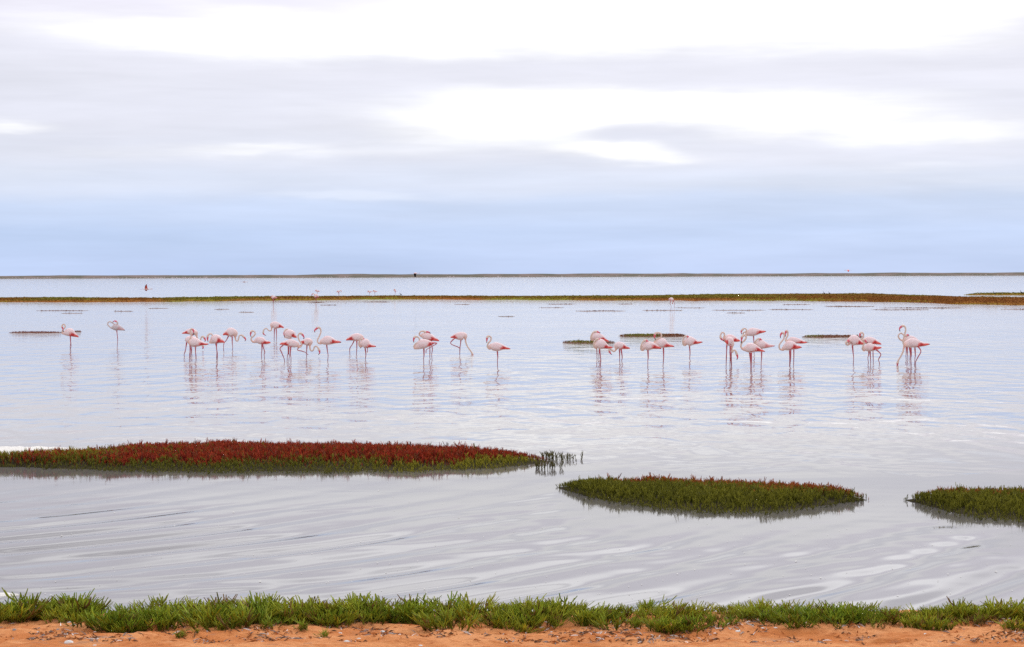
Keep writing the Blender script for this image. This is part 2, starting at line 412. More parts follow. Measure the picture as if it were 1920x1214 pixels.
def scatter_mesh(name, P, H, base, tip, templates, tilt=0.12, aspect=1.0, lean=None):
    """all plants of one patch as one mesh. P (n,3) roots, H heights, base/tip (n,3) own colours"""
    n = len(P); pick = rng.integers(0, len(templates), n); VV = []; FF = []; CC = []; off = 0
    for ti, (V, F) in enumerate(templates):
        idx = np.nonzero(pick == ti)[0]
        if len(idx) == 0: continue
        a = rng.uniform(0, 6.28, len(idx)); ca, sa = np.cos(a), np.sin(a)
        h = H[idx]; w = h * aspect
        x = (V[None, :, 0] * ca[:, None] - V[None, :, 1] * sa[:, None]) * w[:, None]
        y = (V[None, :, 0] * sa[:, None] + V[None, :, 1] * ca[:, None]) * w[:, None]
        z = V[None, :, 2] * h[:, None]
        x = x + z * rng.normal(0, tilt, len(idx))[:, None]; y = y + z * rng.normal(0, tilt, len(idx))[:, None]
        if lean is not None: x = x + z * lean[idx, 0][:, None]; y = y + z * lean[idx, 1][:, None]
        v = np.stack([x, y, z], -1) + P[idx][:, None, :]
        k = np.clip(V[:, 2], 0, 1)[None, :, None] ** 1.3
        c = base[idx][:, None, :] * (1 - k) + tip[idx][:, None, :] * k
        VV.append(v.reshape(-1, 3)); CC.append(c.reshape(-1, 3))
        FF.append((F[None] + (np.arange(len(idx)) * len(V))[:, None, None] + off).reshape(-1, 3)); off += v.shape[0] * v.shape[1]
    return make_mesh(name, np.concatenate(VV), np.concatenate(FF), np.concatenate(CC), smooth=True)

M_PLANT = mat_tint('glasswort', 0.6, 60, 0.35, 0.15)
M_FARVEG = mat_tint('marsh_cover', 0.9, 3, 0.2, 0.05)
t = NT('wet_mud'); p = t.pos(); nz = t.noise(p, (7, 7, 7), 4, 0.6)
t.set(Base_Color=t.mix(nz, (0.022, 0.018, 0.010), (0.055, 0.042, 0.022)), Roughness=0.95); t.bump(nz, 0.03); t.b.inputs['Specular IOR Level'].default_value = 0.1
M_MUD = t.m
TPL_ISLET = [plant_template(5, 0.32, 0.052, 0.6) for _ in range(9)]
TPL_BANK = [plant_template(6, 0.7, 0.066, 0.9, 0.55) for _ in range(10)]
TPL_FAR = [plant_template(2, 0.3, 0.16, 0.8) for _ in range(6)]

t = NT('wet_weed'); p = t.pos(); nz = t.noise(p, (3, 1, 3), 4, 0.6)
t.set(Base_Color=t.mix(nz, (0.10, 0.042, 0.028), (0.19, 0.075, 0.045)), Roughness=0.8); t.b.inputs['Specular IOR Level'].default_value = 0.1
M_WEED = t.m
class Islet:
    """a low islet given by the waterline of its near and its far side"""
    def __init__(s, front, back, hgt, n=70, m=12, wob=1.0, seed=0):
        f = np.array(front, float); b = np.array(back, float)
        x0, x1 = f[0, 0], f[-1, 0]
        px = x0 + (x1 - x0) * (0.5 - 0.5 * np.cos(np.linspace(0, math.pi, n)))
        fy = np.interp(px, f[:, 0], f[:, 1]); by = np.interp(px, b[:, 0], b[:, 1])
        mid = np.minimum(px - x0, x1 - px) / (x1 - x0); e = sstep(0, 0.08, mid)
        fy = fy + wob * e * (fbm(px * 0.03, px * 0 + seed, 91, 3) - 0.5) * 5; by = by + wob * e * (fbm(px * 0.03, px * 0 + seed + 7, 92, 3) - 0.5) * 3
        by = np.minimum(by, fy - 0.02)
        s.F = on_level(px, fy)[:, :2]; s.B = on_level(px, by)[:, :2]; s.hgt = hgt; s.n = n
        ss = np.linspace(0, 1, m)
        P = s.F[:, None] * (1 - ss)[None, :, None] + s.B[:, None] * ss[None, :, None]
        tt = np.linspace(0, 1, n)
        Z = s.height(tt[:, None] + 0 * ss[None], ss[None] + 0 * tt[:, None])
        V = np.concatenate([P, Z[..., None]], -1)
        I = np.arange(n * m).reshape(n, m)
        s.mesh = (V.reshape(-1, 3), np.stack([I[:-1, :-1], I[1:, :-1], I[1:, 1:], I[:-1, 1:]], -1).reshape(-1, 4))
    def height(s, t_, s_):
        e = np.clip(np.minimum(t_, 1 - t_) * 3.2, 0, 1)
        return -0.04 + (s.hgt + 0.04) * np.clip(1 - np.abs(2 * s_ - 1) ** 2.2, 0, 1) ** 0.8 * np.sin(e * math.pi / 2) ** 0.8
    def sample(s, n):
        wid = np.linalg.norm(s.F - s.B, axis=1); seg = np.linalg.norm(np.diff((s.F + s.B) / 2, axis=0), axis=1)
        wgt = seg * (wid[1:] + wid[:-1]) / 2; k = rng.choice(len(seg), n, p=wgt / wgt.sum()); f = rng.uniform(0, 1, n)
        t_ = (k + f) / (s.n - 1); s_ = rng.uniform(0, 1, n)
        F = s.F[k] * (1 - f)[:, None] + s.F[k + 1] * f[:, None]; B = s.B[k] * (1 - f)[:, None] + s.B[k + 1] * f[:, None]
        P = F * (1 - s_)[:, None] + B * s_[:, None]
        return np.concatenate([P, np.maximum(s.height(t_, s_), -0.02)[:, None]], 1), t_, s_, wgt.sum()
def blend(a, b, k): return np.asarray(a)[None] * (1 - k)[:, None] + np.asarray(b)[None] * k[:, None]

def build_islet(name, label, front, back, hgt, density, plant_h, colour, cat='islet', group=None, tpl=TPL_ISLET, mat=None, aspect=1.0, mound=M_MUD, wob=1.0, n=70, seed=0, extra=None, part='glasswort', taper=0.22, stray=0):
    isl = Islet(front, back, hgt, n=n, wob=wob, seed=seed)
    root = obj(name, make_mesh(name, *isl.mesh), mound)
    tag(root, label, cat, group)
    P0, t_, s_, area = isl.sample(200)
    cnt = max(12, int(area * density))
    P, t_, s_, area = isl.sample(cnt)
    base, tip, hk = colour(P, t_, s_)
    hk = hk * (0.38 + 0.62 * sstep(0, 0.32, s_)) * (0.75 + 0.25 * sstep(0, 0.08, 1 - s_)) * (0.38 + 0.62 * sstep(0, taper, np.minimum(t_, 1 - t_)))
    H = plant_h * hk * rng.uniform(0.6, 1.1, cnt) * np.where(rng.uniform(0, 1, cnt) < 0.05, 1.35, 1.0) * (0.85 + 0.3 * fbm(P[:, 0] * 2.2, P[:, 1] * 1.4, 99, 2))
    if stray:
        k = np.clip((isl.n - 1) * np.arccos(1 - 2 * rng.uniform(0.02, 0.98, stray)) / math.pi, 0, isl.n - 1).astype(int); fr_ = rng.uniform(0, 1, stray) < 0.6
        E = np.where(fr_[:, None], isl.F[k], isl.B[k]); out = np.where(fr_[:, None], isl.F[k] - isl.B[k], isl.B[k] - isl.F[k]); out = out / (np.linalg.norm(out, axis=1)[:, None] + 1e-6)
        Ep = E + out * np.abs(rng.normal(0, 0.10, stray))[:, None] + rng.normal(0, 0.10, (stray, 2)) * np.array([[1.0, 0.3]])
        P = np.concatenate([P, np.concatenate([Ep, np.full((stray, 1), -0.02)], 1)]); base = np.concatenate([base, np.repeat(np.array([[0.05, 0.05, 0.01]]), stray, 0)])
        tip = np.concatenate([tip, var(np.repeat(np.array([[0.16, 0.15, 0.02]]), stray, 0))]); H = np.concatenate([H, plant_h * rng.uniform(0.3, 0.7, stray)])
    if extra is not None:
        eP, eb, et, eH = extra
        P = np.concatenate([P, eP]); base = np.concatenate([base, eb]); tip = np.concatenate([tip, et]); H = np.concatenate([H, eH])
    g = obj(part, scatter_mesh(part, P, H, base, tip, tpl, aspect=aspect), mat or M_PLANT, root)
    g['kind'] = 'stuff'
    return isl

GREEN_D = (0.050, 0.056, 0.008); GREEN = (0.175, 0.170, 0.013); YELLOW = (0.36, 0.31, 0.028); RED = (0.39, 0.030, 0.013); RUST = (0.39, 0.070, 0.016); DARKRED = (0.15, 0.010, 0.006)
def var(c, a=0.22): return c * rng.normal(1, a, (len(c), 1)).clip(0.45, 1.7)

def col_big(P, t_, s_):
    nz = fbm(P[:, 0] * 0.7, P[:, 1] * 0.7, 101, 3)
    red = sstep(0.10, 0.31, s_ + 0.30 * (nz - 0.5) - 0.30 * sstep(0.74, 0.98, t_) * (1 - s_) ) * sstep(0.37, 0.54, t_ + 0.22 * (nz - 0.5) + 0.03 * s_)
    yel = sstep(0.58, 0.8, t_) * (1 - red) + 0.9 * (1 - sstep(0.40, 0.52, t_)) * sstep(0.20, 0.6, s_) + 0.25 * nz
    back = sstep(0.93, 1.0, s_)
    tip = blend(GREEN, YELLOW, yel.clip(0, 1)); base = blend(GREEN_D, GREEN, yel.clip(0, 1))
    mixr = (rng.uniform(0, 1, len(P)) < red * 0.96).astype(float)
    rd = blend(RED, RUST, rng.uniform(0, 1, len(P))); br_ = rng.uniform(0, 1, len(P)) < 0.12; rd[br_] = (0.20, 0.075, 0.03) 
    tip = tip * (1 - mixr)[:, None] + rd * mixr[:, None]; base = base * (1 - mixr)[:, None] + np.array(DARKRED)[None] * mixr[:, None]
    tip = tip * (1 - 0.45 * back)[:, None] + np.array((0.10, 0.06, 0.02))[None] * (0.45 * back)[:, None]
    return var(base), var(tip), 0.8 + 0.35 * nz - 0.2 * sstep(0.9, 1, t_)
# sparse stems standing in open water off the tip of the big islet
m_ = 95; ex = np.concatenate([1015 + 92 * rng.beta(1.0, 1.8, 65), 1005 + 50 * rng.uniform(0, 1, 30)]); ey = np.concatenate([861 + 4.5 * rng.normal(0, 0.6, 65), 878 + 3 * rng.normal(0, 0.6, 30)])
eP = on_level(ex, ey); eb = np.repeat(np.array([[0.06, 0.055, 0.015]]), m_, 0); et = np.repeat(np.array([[0.12, 0.10, 0.02]]), m_, 0)
ISL1 = build_islet('marsh_islet', 'big low islet of deep red glasswort with a green near edge, left', 
    [(-420, 868), (-200, 872), (0, 876), (100, 880), (200, 884), (320, 887), (450, 888), (600, 887), (740, 886), (850, 884), (930, 880), (1000, 873), (1032, 864)],
    [(-420, 868), (-200, 868), (0, 866), (100, 861), (200, 852), (300, 844), (400, 840), (550, 840), (700, 843), (850, 850), (1000, 860), (1032, 864)],
    0.095, 380, 0.140, col_big, extra=(eP, eb, et, 0.125 * rng.uniform(0.45, 1.2, m_)), seed=1, stray=420)
def col_mid(P, t_, s_):
    nz = fbm(P[:, 0] * 0.9, P[:, 1] * 0.9, 111, 3)
    rust = sstep(0.42, 0.95, s_ + 0.5 * (nz - 0.5) + 0.42 * sstep(0.5, 0.9, t_) * s_) * sstep(0.16, 0.4, t_)
    pick = (rng.uniform(0, 1, len(P)) < rust).astype(float)
    tip = blend(GREEN, YELLOW, 0.35 * nz + 0.5 * (1 - sstep(0.02, 0.14, t_))); base = blend(GREEN_D, GREEN, nz * 0.5)
    rd = np.array((0.40, 0.098, 0.020))[None]
    tip = tip * (1 - pick)[:, None] + rd * pick[:, None]; base = base * (1 - 0.6 * pick)[:, None] + np.array((0.12, 0.03, 0.008))[None] * (0.6 * pick)[:, None]
    return var(base), var(tip), 0.8 + 0.4 * nz
ISL2 = build_islet('marsh_islet', 'oval islet of olive green glasswort with rust tips on its far side', 
    [(1040, 914), (1095, 930), (1160, 946), (1250, 957), (1350, 963), (1450, 963), (1530, 954), (1590, 943), (1630, 938)],
    [(1040, 914), (1100, 912), (1200, 909), (1300, 909), (1400, 912), (1500, 920), (1580, 931), (1630, 938)],
    0.065, 480, 0.130, col_mid, seed=2, stray=320)
def col_right(P, t_, s_):
    b, tp, h = col_mid(P, np.full_like(t_, 0.3), s_ * 0.9)
    return b, tp, h
ISL3 = build_islet('marsh_islet', 'dark green glasswort islet cut off by the right edge', 
    [(1692, 938), (1740, 950), (1800, 966), (1860, 975), (1920, 979), (2000, 980), (2120, 972), (2260, 950)],
    [(1692, 938), (1750, 934), (1850, 928), (1920, 926), (2050, 928), (2160, 936), (2260, 950)],
    0.065, 480, 0.130, col_right, seed=3, stray=300)

# small islets among the birds
def col_small(g0, g1, rust):
    def f(P, t_, s_):
        k = sstep(g0, g0 + 0.12, t_) * (1 - sstep(g1, g1 + 0.15, t_))
        tip = blend((0.30, 0.125, 0.05), (0.27, 0.25, 0.03), k); base = blend((0.24, 0.095, 0.04), (0.21, 0.19, 0.024), k)
        if rust: tip = tip * np.array((1.0, 0.42, 0.7)); base = base * np.array((1.0, 0.42, 0.7))
        return var(base), var(tip), 0.75 + 0.4 * rng.uniform(0, 1, len(P))
    return f
SMALL = [('small flat islet of brown and green plants behind the hunched pair, right of centre', 1052, 1156, 645.0, 641.5, 0.085, (0.15, 0.55, False)),
         ('small flat islet with brown ends behind the curl-necked bird', 1158, 1290, 632.5, 629.0, 0.09, (0.15, 0.5, False)),
         ('small flat brown islet between the pair on the right and the three beside it', 1502, 1622, 634.0, 630.8, 0.075, (0.1, 0.3, False)),
         ('thin dark red streak of low plants behind the leftmost flamingo', 14, 120, 625.2, 623.6, 0.055, (2, 3, True)),
         ('short dark scrap of plants just right of the leftmost flamingo', 139, 153, 623.0, 622.0, 0.045, (2, 3, True))]
for i, (lab, x0, x1, fy, by, ph, args) in enumerate(SMALL):
    xm = np.linspace(x0, x1, 9); sh = np.sqrt(np.clip(1 - ((xm - (x0 + x1) / 2) / ((x1 - x0) / 2)) ** 2, 0, 1)); mid_ = (fy + by) / 2
    build_islet('marsh_islet', lab, list(zip(xm, mid_ + (fy - mid_) * sh)), list(zip(xm, mid_ + (by - mid_) * sh)), 0.04, 160 if x1 - x0 > 50 else 300, ph, col_small(*args),
                group='small islets among the flamingos', wob=0.15, n=26, seed=20 + i, aspect=1.6, mound=M_WEED)

# long marsh strip across the lagoon
def col_strip(P, t_, s_):
    nz = fbm(P[:, 0] * 0.10, P[:, 1] * 0.05, 121, 4); nz2 = fbm(P[:, 0] * 0.03, P[:, 1] * 0.03, 125, 3)
    s_ = s_ + 0.16 - 0.44 * sstep(0.42, 0.75, t_)
    k = sstep(0.15, 0.80, s_ * 0.9 + 0.9 * (nz - 0.5) + 0.7 * (nz2 - 0.5) + 0.06)
    tip = blend((0.30, 0.120, 0.032), (0.235, 0.215, 0.034), k); base = blend((0.28, 0.110, 0.030), (0.215, 0.195, 0.032), k)
    return var(base, 0.10), var(tip, 0.10), 0.7 + 0.6 * nz
t = NT('strip_turf'); p = t.pos()
c = t.mix(t.rng(t.noise(p, (0.08, 0.03, 1), 4, 0.6), 0.4, 0.6, 0, 1), (0.27, 0.110, 0.030), (0.21, 0.19, 0.030)); t.set(Base_Color=c, Roughness=1.0)
t.b.inputs['Specular IOR Level'].default_value = 0.0
M_TURF = t.m
fr = [(-260, 568), (0, 567), (150, 567.3), (300, 567), (400, 565.8), (480, 564.6), (600, 564.2), (680, 562.6), (760, 562.4), (960, 563), (1200, 564.2), (1330, 564.6), (1440, 564.6), (1560, 566), (1700, 567.6), (1800, 571.5), (1920, 573.5), (2200, 574)]
bk = [(-260, 562), (0, 560.2), (130, 560.5), (250, 561.5), (300, 562), (470, 559), (600, 558.8), (760, 557.8), (960, 558.6), (1090, 557.6), (1200, 556.6), (1330, 554.6), (1480, 553.2), (1625, 552.4), (1700, 555.5), (1800, 559), (1920, 560), (2200, 561)]
build_islet('marsh_strip', 'long olive and rust coloured marsh strip crossing the whole lagoon', fr, bk, 0.26, 3.4, 0.15, col_strip, cat='marsh', tpl=TPL_FAR, mat=M_FARVEG, mound=M_TURF, wob=0.35, n=260, seed=5, aspect=3.4, part='glasswort')
build_islet('marsh_strip', 'short green marsh strip behind the long one at the right edge', 
    [(1806, 553.6), (1860, 554.0), (1920, 554.4), (2100, 555), (2200, 554)], [(1806, 553.5), (1860, 551.6), (1920, 551.0), (2100, 550.5), (2200, 553.8)],
    0.18, 3.0, 0.15, col_strip, cat='marsh', tpl=TPL_FAR, mat=M_FARVEG, mound=M_TURF, wob=0.2, n=60, seed=6, aspect=3.4)

# low weed mats, dark streaks on the water before the strip
MATS = [(1542, 1645, 575.0, 1.6), (1640, 1818, 578.0, 1.4), (1628, 1748, 581.2, 1.0), (1436, 1530, 581.0, 1.0), (1464, 1522, 571.6, 1.3), (1330, 1440, 582.2, 0.7), (1200, 1285, 582.6, 0.7),
        (1074, 1178, 583.6, 1.3), (1026, 1082, 570.6, 1.0), (1158, 1188, 570.6, 0.8), (1262, 1325, 577.8, 0.5), (1874, 1960, 580.6, 1.0), (598, 634, 572.6, 0.9), (680, 732, 566.8, 1.2), (566, 612, 567.4, 1.2),
        (505, 560, 566.8, 0.8), (64, 172, 583.0, 0.7), (112, 158, 588.0, 0.6), (212, 252, 584.0, 0.6), (276, 318, 578.6, 0.6), (400, 432, 580.6, 0.5), (446, 478, 586.0, 0.6), (932, 966, 594.0, 0.5), (850, 884, 571.4, 0.7), (1360, 1398, 587.4, 0.5), (1010, 1060, 577.4, 0.5)]
MAT_WORDS = ['reddish weed mat below the strip, upper left of three stacked on the right', 'longest dark weed mat, middle of three stacked on the right', 'lowest of three stacked dark weed mats on the right',
    'thin dark mat running left from the three stacked mats', 'sparse dark mat close below the strip, above the thin right-hand one', 'faint long mat right of the lone pale wader', 'faint dark mat under the lone pale wader',
    'bold dark mat left of the lone pale wader', 'dark mat close below the strip, right of the centre', 'small dark dash close below the strip, left of the lone wader', 'hair-thin mat just above the faint one beside the lone wader', 'dark mat cut by the right edge',
    'dark dash below the distant bent-necked flamingo', 'dark mat hugging the strip, right of the distant bent-necked bird', 'dark mat at the feet of the distant bent-necked bird', 'dark mat at the feet of the leftmost distant flamingo',
    'long faint mat above the leftmost standing flamingo', 'shorter faint mat under the long one at far left', 'faint dash above the loop-necked grey flamingo', 'faint dash below the strip, upper right of the loop-necked grey bird',
    'small faint dash above the left huddle', 'faint dash above the flamingo farthest back on the left', 'small dark dash above the lone one-legged bird near centre', 'short dark dash below the strip near the centre', 'tiny faint dash above the right-hand cluster', 'thin dash above the bold mat, right of the centre']
def col_mat(P, t_, s_):
    tip = np.repeat(np.array([[0.17, 0.07, 0.045]]), len(P), 0); return var(tip * 0.8), var(tip), 0.7 + 0.5 * rng.uniform(0, 1, len(P))
for i, (x0, x1, y, hh) in enumerate(MATS):
    xm = np.linspace(x0, x1, 9); sh = np.sqrt(np.clip(1 - ((xm - (x0 + x1) / 2) / ((x1 - x0) / 2)) ** 2, 0, 1))
    lab = MAT_WORDS[i]
    build_islet('weed_mat', lab, list(zip(xm, y + 0.5 * hh * sh)), list(zip(xm, y - 0.5 * hh * sh)), 0.025, 3.0, 0.045, col_mat, cat='weed', group='dark weed mats before the marsh strip', tpl=TPL_FAR, mat=M_FARVEG, wob=0.25, n=24, seed=40 + i, aspect=5.0, mound=M_WEED)
# ------------------------------------------------------------------ flamingos
REG = {'A': (320, 580, 9.6), 'B': (460, 580, 7.385), 'Q': (520, 600, 13.49), 'C': (740, 590, 8.0), 'D': (1050, 590, 6.857), 'E': (1330, 590, 9.34), 'F': (1560, 590, 9.34), 'G': (90, 580, 10.667), 'H': (480, 500, 6.0), 'N': (0, 0, 1.0)}
def catmull(P, per):
    """P (n,k) control points -> smooth curve through them"""
    P = np.asarray(P, float); n = len(P); out = []
    for i in range(n - 1):
        p0, p1, p2, p3 = P[max(i - 1, 0)], P[i], P[i + 1], P[min(i + 2, n - 1)]
        for k in range(per):
            u = k / per
            out.append(0.5 * ((2 * p1) + (p2 - p0) * u + (2 * p0 - 5 * p1 + 4 * p2 - p3) * u ** 2 + (-p0 + 3 * p1 - 3 * p2 + p3) * u ** 3))
    out.append(P[-1]); return np.array(out)
def loft(C, wid, sides=12):
    """C (n,4): x, depth, z, radius; cross-section is wid times as deep as tall"""
    xyz = C[:, :3]; T = np.gradient(xyz, axis=0); T /= np.linalg.norm(T, axis=1)[:, None] + 1e-9
    D = np.array([0.0, 1.0, 0.0]); N = np.cross(T, D); N /= np.linalg.norm(N, axis=1)[:, None] + 1e-9
    Bn = np.cross(N, T)
    a = np.arange(sides) * 2 * math.pi / sides
    R = C[:, 3][:, None, None]
    w = np.asarray(wid)[:, None, None]
    V = xyz[:, None, :] + N[:, None, :] * np.cos(a)[None, :, None] * R + Bn[:, None, :] * np.sin(a)[None, :, None] * R * w
    n = len(C); I = np.arange(n * sides).reshape(n, sides); J = np.roll(I, -1, 1)
    F = np.stack([I[:-1], J[:-1], J[1:], I[1:]], -1).reshape(-1, 4)
    tri = np.concatenate([F[:, [0, 1, 2]], F[:, [0, 2, 3]]])
    V = V.reshape(-1, 3); c0 = len(V)
    V = np.concatenate([V, xyz[:1], xyz[-1:]])
    caps = [(c0, I[0, (k + 1) % sides], I[0, k]) for k in range(sides)] + [(c0 + 1, I[-1, k], I[-1, (k + 1) % sides]) for k in range(sides)]
    return V, np.concatenate([tri, np.array(caps)]), np.concatenate([np.repeat(np.arange(n), sides), [0, n - 1]])

C_BODY = np.array((0.92, 0.735, 0.745)); C_PEACH = np.array((0.90, 0.54, 0.43)); C_NECK = np.array((0.80, 0.60, 0.51)); C_BILL = np.array((0.80, 0.145, 0.20)); C_BLACK = np.array((0.012, 0.010, 0.012))
C_LEG = np.array((0.62, 0.13, 0.16)); C_SHANK = np.array((0.36, 0.11, 0.13)); C_CORAL = np.array((0.95, 0.07, 0.05)); C_DEEP = np.array((0.50, 0.010, 0.02)); C_GREY = np.array((0.62, 0.56, 0.58))
M_FEATHER = mat_tint('plumage', 0.75, 45, 0.10, 0.15, bump=0.006)
PENDING = []
def flamingo(reg, neck, body, legs, label, group='flamingos wading in the lagoon', grey=False, tip=True, nd=-0.05, foot=None, peach=1.0, coral=1.0, voxel=0.0085, yaw=None, thick=1.0, fly=None, name='flamingo'):
    ox, oy, k = REG[reg]
    cv = lambda pts: np.array([(ox + p_[0] / k, oy + p_[1] / k) for p_ in pts], float)
    fp = foot if foot is not None else max((l[-1] for l in legs), key=lambda q_: q_[1])
    fx, fy = cv([fp])[0]
    if fly is None:
        base = on_level(fx, fy); Yd = base[1]
    else:
        Yd = fly; base = on_wall(fx, fy, Yd)
    mpp = Yd / F_PX
    loc = lambda pts: on_wall(*cv(pts).T, Yd) - base[None]
    NK = loc(neck); BD = loc(body); br = np.array([b[2] for b in body]) / k * mpp
    nn = len(NK)
    nr = np.full(nn, 0.029); nr[0] = 0.011; nr[1] = 0.027; nr[2] = 0.046; nr[3] = 0.031; nr[-1] = 0.040; nr[-2] = 0.033
    nr = nr * thick
    u = np.linspace(1, 0, nn); NK[:, 1] = nd * sstep(0.0, 0.45, u)
    ctrl = np.concatenate([np.concatenate([NK, nr[:, None]], 1), np.concatenate([BD, br[:, None]], 1)])
    PER = 6
    Cc = catmull(ctrl, PER); Cc[:, 3] = np.maximum(Cc[:, 3], 0.006)
    si = np.arange(len(Cc)) / PER                       # control-point coordinate along the bird
    wid = np.where(si < nn - 0.5, 1.0, 0.84)
    V, F, ring = loft(Cc, wid)
    s = si[ring]
    col = np.empty((len(V), 3)); zc = Cc[ring, 2]; rr = Cc[ring, 3]
    up = np.clip((V[:, 2] - zc) / (rr + 1e-6), -1, 1)
    bodyc = C_GREY if grey else C_BODY
    kb = np.clip((s - (nn - 1)) / 1.6, 0, 1)[:, None]   # peach breast fades into the whiter back
    pe = peach * (1 - kb) * 0.9 + peach * 0.35 * np.clip(-up, 0, 1)[:, None] * kb
    neckc = C_NECK if not grey else C_NECK * 0.55 + C_GREY * 0.45
    col[:] = np.where((s < nn - 1.5)[:, None], neckc, bodyc * (1 - pe) + C_PEACH * pe)
    m_ = s < 1.75; col[m_] = C_BILL
    m_ = s < 0.62; col[m_] = C_BLACK
    Vs, Fs, Cs = [V], [F], [col]
    off = len(V)
    for li, lg in enumerate(legs):
        L = loc(lg); side = (-1) ** li * 0.055 * thick; L[:, 1] = side
        air = len(lg[-1]) > 2
        if not air and fly is None:
            L = np.concatenate([L, L[-1:] + np.array([[0, 0, -0.16 - max(L[-1, 2], 0)]])])
        nl = len(L); r = np.full(nl, 0.0150); r[0] = 0.034
        if nl > 3: r[1] = 0.019
        # the ankle joint bulges
        kn = int(np.argmin(np.abs(L[:, 2] - 0.5 * L[0, 2]))) if nl > 3 else None
        if kn: r[kn] = 0.021
        if air: r[-1] = 0.018
        r = r * thick
        L[0, 2] += 0.05
        Lc = catmull(np.concatenate([L, r[:, None]], 1), 4)
        v, f, rg = loft(Lc, np.ones(len(Lc)), 8)
        h = np.clip(v[:, 2] / max(L[0, 2], 0.1), 0, 1)[:, None]
        cl = C_LEG * h + C_SHANK * (1 - h)
        Vs.append(v); Fs.append(f + off); Cs.append(cl); off += len(v)
    V = np.concatenate(Vs); F = np.concatenate(Fs); col = np.concatenate(Cs)
    # folded wings: a shell over each flank from shoulder to tail
    wings = []
    Bc = catmull(np.concatenate([BD, br[:, None]], 1), 5); ns = len(Bc); sb = np.arange(ns) / (ns - 1)
    if fly is None:
        Tb = np.gradient(Bc[:, :3], axis=0); Tb /= np.linalg.norm(Tb, axis=1)[:, None] + 1e-9
        Nb = np.cross(Tb, np.array([0, 1.0, 0])); Nb[Nb[:, 2] < 0] *= -1
        for sd in (-1, 1):
            ph = np.radians(np.linspace(82, -48, 12)); G = []; Cw = []
            for i in range(2, ns):
                lift = np.full(len(ph), 1.085 + 0.10 * sb[i]); lift[0] = lift[-1] = 0.9
                if i == 2: lift[:] = 0.93
                r = max(Bc[i, 3], 0.012)
                pt = Bc[i, None, :3] + Nb[i, None] * (np.sin(ph) * r * lift)[:, None] + np.array([[0, sd * 0.84, 0]]) * (np.cos(ph) * r * lift)[:, None]
                G.append(pt)
                low = np.clip(0.62 - np.sin(ph), 0, 1.6)
                nz = noise2(np.full(len(ph), i * 0.9 + base[0] * 3), ph * 4, 3)
                kc = coral * sstep(0.42, 0.56, sb[i] + 0.16 * (nz - 0.5) + 0.10 * (low - 0.6)) * sstep(0.02, 0.35, low + 0.35 * sstep(0.72, 0.95, sb[i]))
                c = bodyc[None] * (1 - kc)[:, None] + (C_CORAL * 0.8 + C_BODY * 0.2 * nz.mean())[None] * kc[:, None]
                fe_ = 0.30 * sstep(0.5, 0.75, noise2(np.full(len(ph), i * 0.22 + base[0]), ph * 9 + base[0], 8)) * (1 - kc)
                c = c * (1 - fe_)[:, None] + (C_CORAL * 0.35 + C_BODY * 0.6)[None] * fe_[:, None]
                dk = kc * sstep(0.50, 0.56, sb[i]) * (1 - sstep(0.62, 0.74, sb[i])) * 0.7
                c = c * (1 - dk)[:, None] + C_DEEP[None] * dk[:, None]
                if tip: bk_ = sstep(0.90, 0.97, sb[i]) * (low > 0.3); c = c * (1 - bk_)[:, None] + C_BLACK[None] * bk_[:, None]
                Cw.append(c)
            G = np.array(G); Cw = np.array(Cw); a, b = G.shape[:2]; I = np.arange(a * b).reshape(a, b)
            q_ = np.stack([I[:-1, :-1], I[:-1, 1:], I[1:, 1:], I[1:, :-1]], -1).reshape(-1, 4)
            if sd > 0: q_ = q_[:, ::-1]
            wings.append((G.reshape(-1, 3), q_, Cw.reshape(-1, 3)))
    if yaw is None: yaw = rng.uniform(-0.16, 0.16)
    PENDING.append(dict(V=V, F=F, col=col, wings=wings, base=base, label=label, group=group, voxel=voxel, yaw=yaw, name=name))

# --- left pair
flamingo('G', [(312, 450), (303, 398), (287, 350), (297, 314), (325, 302), (349, 335), (338, 375), (305, 410), (282, 450), (292, 485)],
    [(320, 480, 40), (380, 470, 66), (440, 468, 80), (510, 508, 50), (560, 532, 30), (612, 562, 5)], [[(438, 540), (448, 640), (450, 690), (438, 740), (440, 795)], [(450, 540), (455, 640), (462, 690), (468, 740), (456, 793)]],
    'leftmost standing flamingo, bill pressed down against its curled neck', tip=False)
flamingo('G', [(1290, 274), (1335, 236), (1385, 260), (1392, 298), (1340, 306), (1290, 274), (1245, 250), (1207, 268), (1199, 310), (1235, 352), (1270, 378)],
    [(1295, 372, 42), (1350, 365, 66), (1400, 372, 54), (1460, 392, 38), (1540, 425, 5)], [[(1370, 425), (1378, 500), (1388, 570), (1388, 640), (1382, 735)]],
    'pale greyish flamingo with its neck thrown into a wide loop, second from left', grey=True, coral=0.25, peach=0.3)
